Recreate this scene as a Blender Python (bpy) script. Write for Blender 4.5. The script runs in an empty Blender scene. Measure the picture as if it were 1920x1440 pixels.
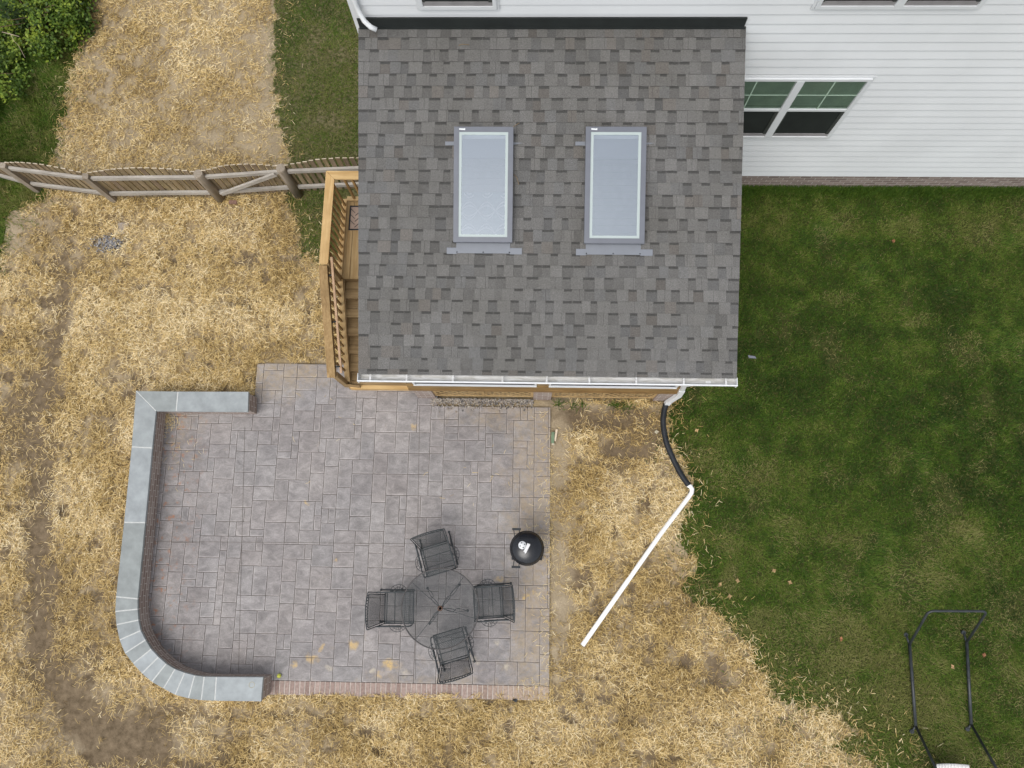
import bpy, bmesh, math, random
import numpy as np
from mathutils import Vector, Matrix, Euler
random.seed(7); RNG = np.random.default_rng(11)
sc = bpy.context.scene
COL = sc.collection
rad = math.radians

# ------------------------------------------------------------------ camera
CAM_H = 13.0
F_PX = 1352.0                                   # focal length in pixels of a 1920 wide picture
PSI, TILT, ROLL = 0.0173, 0.2043, 0.0228
def rot_cam():
    cz, sz = math.cos(PSI), math.sin(PSI); ct, st = math.cos(TILT), math.sin(TILT); cr, sr = math.cos(ROLL), math.sin(ROLL)
    Rz = np.array([[cz, -sz, 0], [sz, cz, 0], [0, 0, 1]])
    Rx = np.array([[1, 0, 0], [0, ct, -st], [0, st, ct]])
    Ry = np.array([[cr, 0, sr], [0, 1, 0], [-sr, 0, cr]])
    return Rz @ Ry @ Rx
RC = rot_cam()
cam = bpy.data.cameras.new('camera'); co = bpy.data.objects.new('camera', cam); COL.objects.link(co)
cam.sensor_width = 36.0; cam.lens = F_PX / 1920 * 36.0; cam.clip_end = 2000
m4 = Matrix([list(RC[i]) + [0] for i in range(3)] + [[0, 0, 0, 1]])
m4.translation = (0, 0, CAM_H); co.matrix_world = m4
sc.camera = co

# ------------------------------------------------------------------ sky, sun, exposure (bright overcast day)
SUN_EL, SUN_AZ = rad(64), rad(-150)              # azimuth from +Y, negative = to the left
world = bpy.data.worlds.new('World'); sc.world = world; world.use_nodes = True
wn = world.node_tree; bg = wn.nodes['Background']
sky = wn.nodes.new('ShaderNodeTexSky'); sky.sky_type = 'NISHITA'; sky.sun_disc = False
sky.sun_elevation = SUN_EL; sky.sun_rotation = SUN_AZ; sky.air_density = 1.0; sky.dust_density = 3.0; sky.ozone_density = 1.0
hs = wn.nodes.new('ShaderNodeHueSaturation'); hs.inputs['Saturation'].default_value = 0.32
wn.links.new(sky.outputs[0], hs.inputs['Color']); wn.links.new(hs.outputs[0], bg.inputs['Color'])
bg.inputs['Strength'].default_value = 0.15
sl = bpy.data.lights.new('sun', 'SUN'); so = bpy.data.objects.new('sun', sl); COL.objects.link(so)
sl.energy = 0.9; sl.angle = rad(36); sl.color = (1.0, 0.965, 0.91)
sd = Vector((math.sin(SUN_AZ) * math.cos(SUN_EL), math.cos(SUN_AZ) * math.cos(SUN_EL), math.sin(SUN_EL)))
so.rotation_euler = sd.to_track_quat('Z', 'Y').to_euler(); so.location = (0, 0, 30)
sc.view_settings.view_transform = 'Standard'; sc.view_settings.look = 'None'
sc.view_settings.gamma = 1; sc.view_settings.exposure = 0.45
sc.render.resolution_x = 1024; sc.render.resolution_y = 768
sc.render.engine = 'CYCLES'
try:
    sc.cycles.max_bounces = 6; sc.cycles.transparent_max_bounces = 12
except Exception: pass

# ------------------------------------------------------------------ measuring helpers
CC = np.array([0, 0, CAM_H])
def ray(px, py):
    d = RC @ np.array([px - 960.0, -(py - 720.0), -F_PX]); return d / np.linalg.norm(d)
def G(px, py, z=0.0):                            # survey: where the sight line meets height z
    d = ray(px, py); return CC + d * ((z - CAM_H) / d[2])
def WY(px, py, y):
    d = ray(px, py); return CC + d * (y / d[1])

# ------------------------------------------------------------------ materials
def lin(r, g, b):
    f = lambda c: (c / 255) / 12.92 if c <= 10 else ((c / 255 + 0.055) / 1.055) ** 2.4
    return (f(r), f(g), f(b), 1)
class Mat:
    def __init__(s, name, rough=0.8, metal=0.0, spec=0.3):
        s.m = bpy.data.materials.new(name); s.m.use_nodes = True; s.t = s.m.node_tree; s.n = s.t.nodes
        s.b = s.n['Principled BSDF']; s.b.inputs['Roughness'].default_value = rough
        s.b.inputs['Metallic'].default_value = metal; s.b.inputs['Specular IOR Level'].default_value = spec
        s._tc = None
    def link(s, a, b): s.t.links.new(a, b)
    def tc(s, out='Object'):
        if not s._tc: s._tc = s.n.new('ShaderNodeTexCoord')
        return s._tc.outputs[out]
    def mapped(s, scale=(1, 1, 1), src=None, rotz=0):
        mp = s.n.new('ShaderNodeMapping'); mp.inputs['Scale'].default_value = scale; mp.inputs['Rotation'].default_value = (0, 0, rotz)
        s.link(src or s.tc(), mp.inputs[0]); return mp.outputs[0]
    def noise(s, scale, detail=4, rough=0.55, src=None, dist=0.0):
        n = s.n.new('ShaderNodeTexNoise'); n.inputs['Scale'].default_value = scale; n.inputs['Detail'].default_value = detail
        n.inputs['Roughness'].default_value = rough; n.inputs['Distortion'].default_value = dist
        s.link(src or s.tc(), n.inputs['Vector']); return n.outputs[0]
    def ramp(s, fac, stops, interp='LINEAR'):
        r = s.n.new('ShaderNodeValToRGB'); r.color_ramp.interpolation = interp
        e = r.color_ramp.elements
        while len(e) < len(stops): e.new(0.5)
        for k, (p, c) in enumerate(stops): e[k].position = p; e[k].color = c
        s.link(fac, r.inputs[0]); return r.outputs[0]
    def mix(s, fac, a, b, mode='MIX'):
        x = s.n.new('ShaderNodeMix'); x.data_type = 'RGBA'; x.blend_type = mode
        for inp, v in ((x.inputs[0], fac), (x.inputs[6], a), (x.inputs[7], b)):
            if hasattr(v, 'links') or hasattr(v, 'is_linked'): s.link(v, inp)
            else: inp.default_value = v
        return x.outputs[2]
    def math(s, op, a, b=0.0, clamp=False):
        x = s.n.new('ShaderNodeMath'); x.operation = op; x.use_clamp = clamp
        for inp, v in ((x.inputs[0], a), (x.inputs[1], b)):
            if hasattr(v, 'is_linked'): s.link(v, inp)
            else: inp.default_value = v
        return x.outputs[0]
    def attr(s, name):
        a = s.n.new('ShaderNodeAttribute'); a.attribute_name = name; return a
    def color(s, c):
        if hasattr(c, 'is_linked'): s.link(c, s.b.inputs['Base Color'])
        else: s.b.inputs['Base Color'].default_value = c
        return s
    def bump(s, h, strength=0.3, dist=0.01):
        b = s.n.new('ShaderNodeBump'); b.inputs['Strength'].default_value = strength; b.inputs['Distance'].default_value = dist
        s.link(h, b.inputs['Height']); s.link(b.outputs[0], s.b.inputs['Normal']); return s
W1 = (1, 1, 1, 1)
def g(v): return (v, v, v, 1)

def wood(name, light, dark, axis=1, grain=28, rough=0.75):
    m = Mat(name, rough)
    sca = [grain, grain, grain]; sca[axis] = 1.3
    v = m.mapped(tuple(sca))
    a = m.noise(1.0, 5, 0.6, v, 0.6)
    c = m.ramp(a, [(0.32, dark), (0.62, light)])
    b = m.noise(2.2, 3)
    c = m.mix(m.ramp(b, [(0.35, g(0)), (0.7, g(0.55))]), c, tuple(x * 0.72 for x in dark[:3]) + (1,))
    at = m.attr('col').outputs['Color']
    c = m.mix(1.0, c, at, 'MULTIPLY')
    m.color(c).bump(a, 0.3, 0.004); return m.m
def plain(name, c, rough=0.6, metal=0.0, spec=0.3, var=0.12, scale=6, bump=0.0):
    m = Mat(name, rough, metal, spec)
    n = m.noise(scale, 4)
    d = tuple(x * (1 - var) for x in c[:3]) + (1,); l = tuple(min(1, x * (1 + var)) for x in c[:3]) + (1,)
    m.color(m.ramp(n, [(0.3, d), (0.7, l)]))
    if bump: m.bump(m.noise(scale * 12, 3), bump, 0.004)
    return m.m
M = {}
NEW_L, NEW_D = (0.56, 0.40, 0.20, 1), (0.40, 0.25, 0.10, 1)
for k, ax in (('newx', 0), ('newy', 1), ('newz', 2)): M[k] = wood('new_wood_' + k[-1], NEW_L, NEW_D, ax)
TRD_L, TRD_D = (0.37, 0.26, 0.13, 1), (0.22, 0.14, 0.06, 1)
for k, ax in (('trx', 0), ('try', 1), ('trz', 2)): M[k] = wood('treated_wood_' + k[-1], TRD_L, TRD_D, ax)
M['handrail'] = wood('handrail_wood', (0.50, 0.34, 0.22, 1), (0.36, 0.23, 0.13, 1), 1)
GRY_L, GRY_D = (0.36, 0.31, 0.25, 1), (0.21, 0.17, 0.12, 1)
for k, ax in (('oldx', 0), ('oldz', 2)): M[k] = wood('weathered_wood_' + k[-1], GRY_L, GRY_D, ax)
M['picket'] = wood('weathered_picket', (0.33, 0.265, 0.17, 1), (0.17, 0.125, 0.075, 1), 2)
M['rail_old'] = wood('weathered_rail', (0.50, 0.47, 0.42, 1), (0.32, 0.29, 0.25, 1), 0)
M['white'] = plain('white_vinyl', (0.68, 0.70, 0.71, 1), 0.45, var=0.02, scale=3)
M['siding'] = plain('white_siding', (0.735, 0.755, 0.765, 1), 0.5, var=0.04, scale=1.1)
M['gutter'] = plain('white_gutter_paint', (0.80, 0.82, 0.83, 1), 0.4, var=0.03)
def gut_in():
    m = Mat('gutter_floor', 0.6)
    n = m.noise(1.0, 5, 0.6, m.mapped((5, 30, 5)), 0.8)
    m.color(m.ramp(n, [(0.35, (0.44, 0.43, 0.40, 1)), (0.55, (0.60, 0.60, 0.59, 1)), (0.75, (0.68, 0.68, 0.68, 1))])); return m.m
M['gutter_in'] = gut_in()
M['flash'] = plain('black_flashing', (0.022, 0.026, 0.025, 1), 0.55, var=0.15)
M['iron'] = plain('wrought_iron', (0.035, 0.042, 0.045, 1), 0.5, spec=0.4, var=0.25, scale=20)
M['iron_mesh'] = plain('iron_mesh', (0.06, 0.066, 0.068, 1), 0.6, var=0.2, scale=20)
M['iron_rust'] = plain('rusty_iron', (0.10, 0.055, 0.035, 1), 0.8, var=0.4, scale=30)
M['blackp'] = plain('black_plastic', (0.018, 0.021, 0.025, 1), 0.45, var=0.2)
M['tube'] = plain('black_steel_tube', (0.03, 0.035, 0.038, 1), 0.42, spec=0.5, var=0.35, scale=9)
M['pvc'] = plain('white_pvc', (0.86, 0.86, 0.84, 1), 0.35, var=0.03)
M['enamel'] = plain('black_enamel', (0.012, 0.013, 0.016, 1), 0.26, spec=0.5, var=0.1)
M['alu'] = plain('aluminium', (0.62, 0.62, 0.62, 1), 0.45, metal=0.3, var=0.06)
M['clad'] = plain('grey_cladding', (0.125, 0.135, 0.16, 1), 0.42, spec=0.5, var=0.06)
M['leadgrey'] = plain('grey_flashing', (0.175, 0.19, 0.215, 1), 0.45, spec=0.4, var=0.05)
M['spacer'] = plain('pale_spacer', (0.40, 0.46, 0.45, 1), 0.4, var=0.02)
M['curb'] = plain('black_curb', (0.03, 0.03, 0.035, 1), 0.7)
M['room'] = plain('white_room_paint', (0.72, 0.73, 0.74, 1), 0.8, var=0.03)
M['mortar'] = plain('white_mortar', (0.50, 0.51, 0.49, 1), 0.9, var=0.1, scale=20)
M['concrete_pipe'] = plain('grey_stone', (0.33, 0.32, 0.29, 1), 0.9, var=0.2)
M['foundation'] = plain('dark_inside', (0.05, 0.045, 0.04, 1), 0.95)
M['fabric'] = plain('white_net', (0.72, 0.70, 0.68, 1), 0.9, var=0.08, scale=60)

def glass(name, tint, gl=0.3, sky_haze=0.08, rough=0.03, trans=(0.75, 0.8, 0.82, 1)):
    m = Mat(name); n = m.n; t = m.t
    n.remove(m.b); out = n['Material Output']
    gls = n.new('ShaderNodeBsdfGlossy'); gls.inputs['Roughness'].default_value = rough; gls.inputs['Color'].default_value = tint
    tr = n.new('ShaderNodeBsdfTransparent'); tr.inputs['Color'].default_value = trans
    df = n.new('ShaderNodeBsdfDiffuse'); df.inputs['Color'].default_value = (0.64, 0.74, 0.88, 1)  # pale blue diffuse layer imitates sky brightness reflected in the glass
    a = n.new('ShaderNodeMixShader'); a.inputs[0].default_value = gl; t.links.new(tr.outputs[0], a.inputs[1]); t.links.new(gls.outputs[0], a.inputs[2])
    b = n.new('ShaderNodeMixShader'); b.inputs[0].default_value = sky_haze; t.links.new(a.outputs[0], b.inputs[1]); t.links.new(df.outputs[0], b.inputs[2])
    t.links.new(b.outputs[0], out.inputs[0]); return m.m
M['skyglass'] = glass('skylight_glass', (0.84, 0.93, 1, 1), 0.28, 0.12, 0.01, (.90, .94, .97, 1))
M['winglass'] = glass('window_glass', (0.8, 0.85, 0.82, 1), 0.16, 0.03, 0.03, (0.56, 0.62, 0.56, 1))
M['porchglass'] = glass('porch_glass', (0.35, 0.4, 0.6, 1), 0.12, 0.0, 0.03, (0.12, 0.13, 0.18, 1))
M['screen'] = plain('insect_screen', (0.018, 0.022, 0.02, 1), 0.8, var=0.25, scale=3)
M['sframe'] = plain('dark_screen_frame', (.05, .055, .05, 1), .6)
M['sash_grey'] = plain('grey_inner_sash', (0.26, 0.25, 0.25, 1), 0.6)

def brick_mat(name, c1, c2, mort, bw=0.2, bh=0.075, ms=0.012, offs=0.5, dirt=0.3):
    m = Mat(name, 0.9)
    uv = m.n.new('ShaderNodeUVMap').outputs[0]
    b = m.n.new('ShaderNodeTexBrick'); b.inputs['Scale'].default_value = 1; b.inputs['Brick Width'].default_value = bw
    b.inputs['Row Height'].default_value = bh; b.inputs['Mortar Size'].default_value = ms / 2; b.offset = offs
    b.inputs['Color1'].default_value = c1; b.inputs['Color2'].default_value = c2; b.inputs['Mortar'].default_value = mort
    b.inputs['Bias'].default_value = -0.1; m.link(uv, b.inputs[0])
    n = m.noise(24, 4); c = m.mix(m.ramp(n, [(0.35, g(0)), (0.75, g(dirt))]), b.outputs[0], tuple(x * .5 for x in c1[:3]) + (1,))
    m.color(c); inv = m.math('SUBTRACT', 1.0, b.outputs[1])
    m.bump(inv, 0.7, 0.008); return m.m
M['brick'] = brick_mat('red_brown_brick', (0.27, 0.20, 0.17, 1), (0.42, 0.35, 0.31, 1), (0.62, 0.57, 0.51, 1))
M['brickf'] = brick_mat('foundation_brick', (0.20, 0.15, 0.13, 1), (0.34, 0.27, 0.235, 1), (0.48, 0.45, 0.41, 1))
def attr_mat(name, rough, nscale, lo, hi, bump=0.2, bscale=200, bd=0.003):
    m = Mat(name, rough)
    at = m.attr('col').outputs['Color']
    n = m.noise(nscale, 5, 0.65)
    m.color(m.mix(1.0, at, m.ramp(n, [(0.3, g(lo)), (0.7, g(hi))]), 'MULTIPLY'))
    m.bump(m.noise(bscale, 3), bump, bd); return m.m
def shingle_mat():
    m = Mat('asphalt_shingle', 0.95, spec=0.1)
    at = m.attr('col').outputs['Color']
    n = m.noise(130, 3, 0.8); n2 = m.noise(1.1, 4, 0.6)
    c = m.mix(1.0, at, m.ramp(n, [(0.30, g(0.45)), (0.5, g(1.0)), (0.70, g(1.75))]), 'MULTIPLY')
    c = m.mix(1.0, c, m.ramp(n2, [(0.35, (0.92, 0.91, 0.89, 1)), (0.65, (1.07, 1.07, 1.08, 1))]), 'MULTIPLY')
    m.color(c).bump(n, 0.5, 0.004); return m.m
M['shingle'] = shingle_mat()
M['brickflat'] = attr_mat('paving_brick', 0.9, 25, 0.7, 1.2)
M['cap'] = attr_mat('bluestone', 0.75, 4.5, 0.82, 1.14, 0.2, 90)
M['pebble'] = attr_mat('pebble', 0.8, 30, 0.7, 1.2)

def patio_mat():
    m = Mat('stamped_concrete', 0.82, spec=0.25)
    at = m.attr('col').outputs['Color']
    o = m.tc()
    big = m.noise(0.9, 4, 0.6)
    off = m.n.new('ShaderNodeVectorMath'); off.operation = 'MULTIPLY_ADD'; m.link(at, off.inputs[0]); off.inputs[1].default_value = (170, 230, 60); m.link(m.tc(), off.inputs[2])
    st = m.noise(5.5, 8, 0.74, m.mapped((0.75, 1.3, 1), off.outputs[0], 0.75), 0.7)       # slate-like veins, lighter ridges
    fine = m.noise(40, 4, 0.7)
    c = m.mix(1.0, at, m.ramp(st, [(0.30, g(0.66)), (0.45, g(0.90)), (0.56, g(1.10)), (0.72, g(1.42))]), 'MULTIPLY')
    c = m.mix(1.0, c, m.ramp(fine, [(0.3, g(0.86)), (0.7, g(1.12))]), 'MULTIPLY')
    c = m.mix(1.0, c, m.ramp(big, [(0.35, (0.87, 0.86, 0.86, 1)), (0.65, (1.09, 1.08, 1.06, 1))]), 'MULTIPLY')
    # tan soil smeared on the slab
    sx = m.n.new('ShaderNodeSeparateXYZ'); m.link(m.tc(), sx.inputs[0]); X, Y = sx.outputs[0], sx.outputs[1]
    def band(v, a, b): return m.math('MULTIPLY', m.math('SUBTRACT', v, a), 1.0 / (b - a), True)
    mR = band(X, -.75, .30); mB = m.math('MULTIPLY', m.math('MULTIPLY', band(Y, -1.9, -2.7), band(X, -3.9, -2.4)), .55)
    mT = m.math('MULTIPLY', band(Y, 2.05, 2.95), band(X, -3.2, -4.4)); mL = m.math('MULTIPLY', m.math('MULTIPLY', band(X, -5.3, -6.3), band(Y, .2, 2.2)), .45)
    mG = m.math('MULTIPLY', m.math('MULTIPLY', band(Y, 1.5, 2.25), band(X, -2.0, -.6)), .7)
    mud = m.math('MAXIMUM', m.math('MAXIMUM', mR, mB), m.math('MAXIMUM', m.math('MAXIMUM', mT, mL), mG))
    mn = m.noise(3.2, 6, 0.7, None, 0.7)
    bl = None; vn = m.n.new('ShaderNodeTexNoise'); vn.inputs['Scale'].default_value = 6; vn.inputs['Detail'].default_value = 4; m.link(m.tc(), vn.inputs['Vector'])
    def blobs(lst):
        out = None
        for (bx, by, br, sx_) in lst:
            v = m.n.new('ShaderNodeVectorMath'); v.operation = 'MULTIPLY_ADD'; m.link(vn.outputs[1], v.inputs[0]); v.inputs[1].default_value = (.26, .26, 0); m.link(m.tc(), v.inputs[2])
            w = m.n.new('ShaderNodeMapping'); w.vector_type = 'POINT'; w.inputs['Location'].default_value = (-(bx + .13), -(by + .13), 0); m.link(v.outputs[0], w.inputs[0])
            w2 = m.n.new('ShaderNodeMapping'); w2.inputs['Rotation'].default_value = (0, 0, .7); w2.inputs['Scale'].default_value = (1 / br / sx_, 1 / br, 0); m.link(w.outputs[0], w2.inputs[0])
            l = m.n.new('ShaderNodeVectorMath'); l.operation = 'LENGTH'; m.link(w2.outputs[0], l.inputs[0]); d = m.math('SUBTRACT', 1.25, l.outputs['Value'], True)
            out = d if out is None else m.math('MAXIMUM', out, d)
        return out
    f = m.math('MULTIPLY', m.ramp(m.math('ADD', m.math('MULTIPLY', mn, 0.9), m.math('MULTIPLY', mud, 0.55)), [(0.58, g(0)), (0.84, g(1))]), 0.52)
    f = m.math('MULTIPLY', f, m.ramp(m.noise(13, 5, 0.75, None, .5), [(.36, g(.15)), (.60, g(1))]))
    c = m.mix(f, c, (0.40, 0.30, 0.17, 1))
    P_ = [tuple(G(a, b)[:2]) + (r, e) for a, b, r, e in ((735, 1247, .10, 1.7), (665, 1209, .07, 1.6), (586, 1232, .08, 1.3), (602, 1212, .05, 1), (552, 1245, .05, 1), (935, 1084, .06, 1.4), (1000, 1115, .06, 1), (985, 1120, .05, 1), (575, 944, .04, 1.6), (628, 1052, .035, 1), (775, 800, .05, 1), (712, 1264, .05, 1))]
    f2 = m.math('MULTIPLY', m.ramp(blobs(P_), [(0.05, g(0)), (0.85, g(0.85))]), m.ramp(m.noise(13, 5, .75, None, .6), [(.38, g(.1)), (.58, g(1))]))
    Q_ = [tuple(G(a, b)[:2]) + (r, e) for a, b, r, e in ((758, 1262, .08, 1.2), (700, 1258, .05, 1), (892, 1238, .06, 1.6), (952, 1250, .05, 1), (930, 1205, .06, 1), (880, 1228, .05, 1), (620, 1250, .06, 1.5))]
    fw = m.math('MULTIPLY', m.ramp(blobs(Q_), [(0.05, g(0)), (0.9, g(0.7))]), m.ramp(m.noise(12, 5, .75), [(.38, g(.1)), (.56, g(1))]))
    c = m.mix(fw, c, (0.50, 0.44, 0.34, 1))
    c = m.mix(f2, c, (0.58, 0.40, 0.16, 1))
    rf = m.math('MULTIPLY', band(X, -5.7, -6.4), m.ramp(m.noise(8, 5, 0.7), [(0.56, g(0)), (0.68, g(0.75))]))
    c = m.mix(rf, c, (0.36, 0.15, 0.06, 1))
    m.color(c).bump(st, 0.55, 0.012); return m.m
M['patio'] = patio_mat()
M['joint'] = plain('joint', (0.145, 0.126, 0.112, 1), 0.95, var=0.25, scale=8)

def ground_mat():
    m = Mat('ground', 1.0, spec=0.05)
    dirt = m.ramp(m.noise(2.2, 6, 0.65), [(0.3, (0.26, 0.205, 0.13, 1)), (0.7, (0.41, 0.335, 0.23, 1))])
    grit = m.noise(38, 5, 0.7); dirt = m.mix(1.0, dirt, m.ramp(grit, [(0.3, g(0.72)), (0.7, g(1.18))]), 'MULTIPLY')
    mud = m.ramp(m.noise(9, 6, 0.7), [(0.3, (0.095, 0.070, 0.043, 1)), (0.7, (0.225, 0.17, 0.11, 1))])
    mf = m.math('ADD', m.attr('mud').outputs['Fac'], m.math('MULTIPLY', m.math('SUBTRACT', m.noise(6, 5, 0.7), 0.5), 0.7))
    c = m.mix(m.ramp(mf, [(0.30, g(0)), (0.72, g(1))]), dirt, mud)
    # bleached straw litter pressed into the soil
    s1 = m.noise(1.0, 3, 0.6, m.mapped((16, 110, 1), rotz=0.5), 1.2); s2 = m.noise(1.0, 3, 0.6, m.mapped((110, 16, 1), rotz=0.9), 1.2)
    sm = m.math('MAXIMUM', s1, s2)
    sf = m.math('MULTIPLY', m.ramp(sm, [(0.50, g(0)), (0.62, g(1))]), m.math('MULTIPLY', m.attr('straw').outputs['Fac'], 0.85))
    c = m.mix(sf, c, m.ramp(m.noise(20, 2), [(0.3, (0.28, 0.19, 0.08, 1)), (0.7, (0.50, 0.38, 0.19, 1))]))
    gr = m.ramp(m.noise(30, 5, 0.7), [(0.3, (0.024, 0.030, 0.010, 1)), (0.62, (0.065, 0.070, 0.022, 1)), (0.8, (0.15, 0.13, 0.06, 1))])
    gf = m.math('ADD', m.attr('grass').outputs['Fac'], m.math('MULTIPLY', m.math('SUBTRACT', m.noise(14, 4, 0.7), 0.5), 0.5))
    c = m.mix(m.ramp(gf, [(0.35, g(0)), (0.65, g(1))]), c, gr)
    m.color(c).bump(grit, 0.5, 0.015); return m.m
M['ground'] = ground_mat()
def tint_mat(name, stops, rough=0.8, spec=0.15, trans=0.0):
    m = Mat(name, rough, spec=spec)
    c = m.ramp(m.attr('tint').outputs['Fac'], stops); m.color(c)
    if trans:
        tr = m.n.new('ShaderNodeBsdfTranslucent'); m.link(c, tr.inputs[0]); mx = m.n.new('ShaderNodeMixShader'); mx.inputs[0].default_value = trans
        m.link(m.b.outputs[0], mx.inputs[1]); m.link(tr.outputs[0], mx.inputs[2]); m.link(mx.outputs[0], m.n['Material Output'].inputs[0])
    return m.m
M['straw'] = tint_mat('straw', [(0.0, (0.18, 0.115, 0.042, 1)), (0.25, (0.44, 0.305, 0.11, 1)), (0.6, (0.70, 0.52, 0.225, 1)), (1.0, (0.90, 0.77, 0.50, 1))], 0.6, 0.25)
M['blade'] = tint_mat('grass_blade', [(0.0, (0.018, 0.042, 0.005, 1)), (0.4, (0.052, 0.112, 0.011, 1)), (0.7, (0.120, 0.190, 0.022, 1)), (0.85, (0.20, 0.21, 0.06, 1)), (1.0, (0.33, 0.28, 0.13, 1))], 0.6, 0.2, 0.25)
M['leaf'] = tint_mat('shrub_leaf', [(0.0, (0.024, 0.052, 0.007, 1)), (0.5, (0.095, 0.165, 0.018, 1)), (1.0, (0.30, 0.38, 0.045, 1))], 0.5, 0.3, 0.25)

# ------------------------------------------------------------------ mesh builder
class MB:
    def __init__(s): s.v = []; s.f = []; s.mi = []; s.c = []; s.uv = []; s.has_uv = False; s.sm = []
    def face(s, pts, mi=0, c=(1, 1, 1), uv=None, smooth=False):
        if len(pts) < 3: return
        n = len(s.v); s.v += [tuple(p) for p in pts]; s.f.append(tuple(range(n, n + len(pts)))); s.mi.append(mi); s.c.append(c); s.sm.append(smooth)
        s.uv.append(uv or [(0, 0)] * len(pts)); s.has_uv |= uv is not None
    def prism(s, poly, z0, z1, mi=0, c=(1, 1, 1), top=True, bottom=True, inset=0.0):
        # poly: CCW list of (x, y); optional chamfer of the top
        if inset:
            cx = sum(p[0] for p in poly) / len(poly); cy = sum(p[1] for p in poly) / len(poly)
            q = offset_poly(poly, -inset); zt = z1; zb = z1 - inset
            k = len(poly)
            for i in range(k):
                j = (i + 1) % k
                s.face([(*poly[i], zb), (*poly[j], zb), (*q[j], zt), (*q[i], zt)], mi, c)
            s.face([(*p, zt) for p in q], mi, c); z1 = zb; top = False
        elif top: s.face([(*p, z1) for p in poly], mi, c)
        if bottom: s.face([(*p, z0) for p in reversed(poly)], mi, c)
        k = len(poly)
        for i in range(k):
            j = (i + 1) % k; s.face([(*poly[i], z0), (*poly[j], z0), (*poly[j], z1), (*poly[i], z1)], mi, c)
    def box(s, a, b, mi=0, c=(1, 1, 1)):
        x0, x1 = sorted((a[0], b[0])); y0, y1 = sorted((a[1], b[1])); z0, z1 = sorted((a[2], b[2]))
        P = [(x0, y0, z0), (x1, y0, z0), (x1, y1, z0), (x0, y1, z0), (x0, y0, z1), (x1, y0, z1), (x1, y1, z1), (x0, y1, z1)]
        for f in ((3, 2, 1, 0), (4, 5, 6, 7), (0, 1, 5, 4), (1, 2, 6, 5), (2, 3, 7, 6), (3, 0, 4, 7)): s.face([P[i] for i in f], mi, c)
    def beam(s, p, q, w, h, mi=0, c=(1, 1, 1), up=(0, 0, 1)):      # box along p->q, w sideways, h along up
        p = Vector(p); q = Vector(q); d = (q - p).normalized(); u = Vector(up); side = d.cross(u)
        if side.length < 1e-5: side = d.cross(Vector((0, 1, 0)))
        side.normalize(); u = side.cross(d).normalized(); P = []
        for e in (p, q):
            for a, b in ((-1, -1), (1, -1), (1, 1), (-1, 1)): P.append(e + side * (a * w / 2) + u * (b * h / 2))
        for f in ((0, 1, 2, 3), (7, 6, 5, 4), (4, 5, 1, 0), (5, 6, 2, 1), (6, 7, 3, 2), (7, 4, 0, 3)): s.face([P[i] for i in f], mi, c)
    def tube(s, pts, r, n=8, mi=0, c=(1, 1, 1), caps=True, radii=None):
        pts = [Vector(p) for p in pts]; rings = []; prev = None
        for i, p in enumerate(pts):
            d = (pts[min(i + 1, len(pts) - 1)] - pts[max(i - 1, 0)]).normalized()
            if prev is None:
                a = Vector((0, 0, 1)) if abs(d.z) < 0.9 else Vector((1, 0, 0)); x = d.cross(a).normalized()
            else:
                x = (prev - d * prev.dot(d)).normalized()
            prev = x; y = d.cross(x); rr = radii[i] if radii else r
            rings.append([p + (x * math.cos(t) + y * math.sin(t)) * rr for t in [2 * math.pi * k / n for k in range(n)]])
        base = len(s.v)
        for R_ in rings: s.v += [tuple(q) for q in R_]
        def add(idx, sm): s.f.append(idx); s.mi.append(mi); s.c.append(c); s.sm.append(sm); s.uv.append([(0, 0)] * len(idx))
        for i in range(len(rings) - 1):
            for k in range(n):
                a = base + i * n + k; b = base + i * n + (k + 1) % n; add((a, b, b + n, a + n), True)
        if caps: add(tuple(base + k for k in reversed(range(n))), False); add(tuple(base + (len(rings) - 1) * n + k for k in range(n)), False)
    def lathe(s, prof, n=40, mi=0, c=(1, 1, 1), center=(0, 0, 0)):
        base = len(s.v); cx, cy, cz = center
        for r, z in prof:
            for k in range(n):
                t = 2 * math.pi * k / n; s.v.append((cx + r * math.cos(t), cy + r * math.sin(t), cz + z))
        for i in range(len(prof) - 1):
            for k in range(n):
                a = base + i * n + k; b = base + i * n + (k + 1) % n
                s.f.append((a, b, b + n, a + n)); s.mi.append(mi); s.c.append(c); s.sm.append(True); s.uv.append([(0, 0)] * 4)
    def ball(s, p, r, n=10, mi=0, c=(1, 1, 1), sz=1.0):
        prof = [(r * math.sin(math.pi * i / 8) + 1e-4, -r * sz * math.cos(math.pi * i / 8)) for i in range(9)]
        s.lathe(prof, n, mi, c, p)
    def build(s, name, mats, parent=None, bevel=0.0):
        me = bpy.data.meshes.new(name); me.from_pydata(s.v, [], s.f)
        if not isinstance(mats, (list, tuple)): mats = [mats]
        for m in mats: me.materials.append(m)
        me.polygons.foreach_set('material_index', s.mi); me.polygons.foreach_set('use_smooth', s.sm)
        ca = me.color_attributes.new('col', 'FLOAT_COLOR', 'CORNER')
        arr = np.ones((len(me.loops), 4), np.float32); arr[:, :3] = np.repeat(np.array(s.c, np.float32), [len(f) for f in s.f], axis=0)
        ca.data.foreach_set('color', arr.ravel())
        if s.has_uv:
            u = me.uv_layers.new(name='UVMap'); flat = np.array([p for f in s.uv for p in f], np.float32).ravel(); u.data.foreach_set('uv', flat)
        me.validate(); me.update()
        o = bpy.data.objects.new(name, me); COL.objects.link(o)
        if parent is not None: attach(o, parent)
        if bevel:
            w = o.modifiers.new('weld', 'WELD'); w.merge_threshold = 0.0003
            b = o.modifiers.new('bevel', 'BEVEL'); b.width = bevel; b.segments = 2; b.limit_method = 'ANGLE'
        return o
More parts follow.
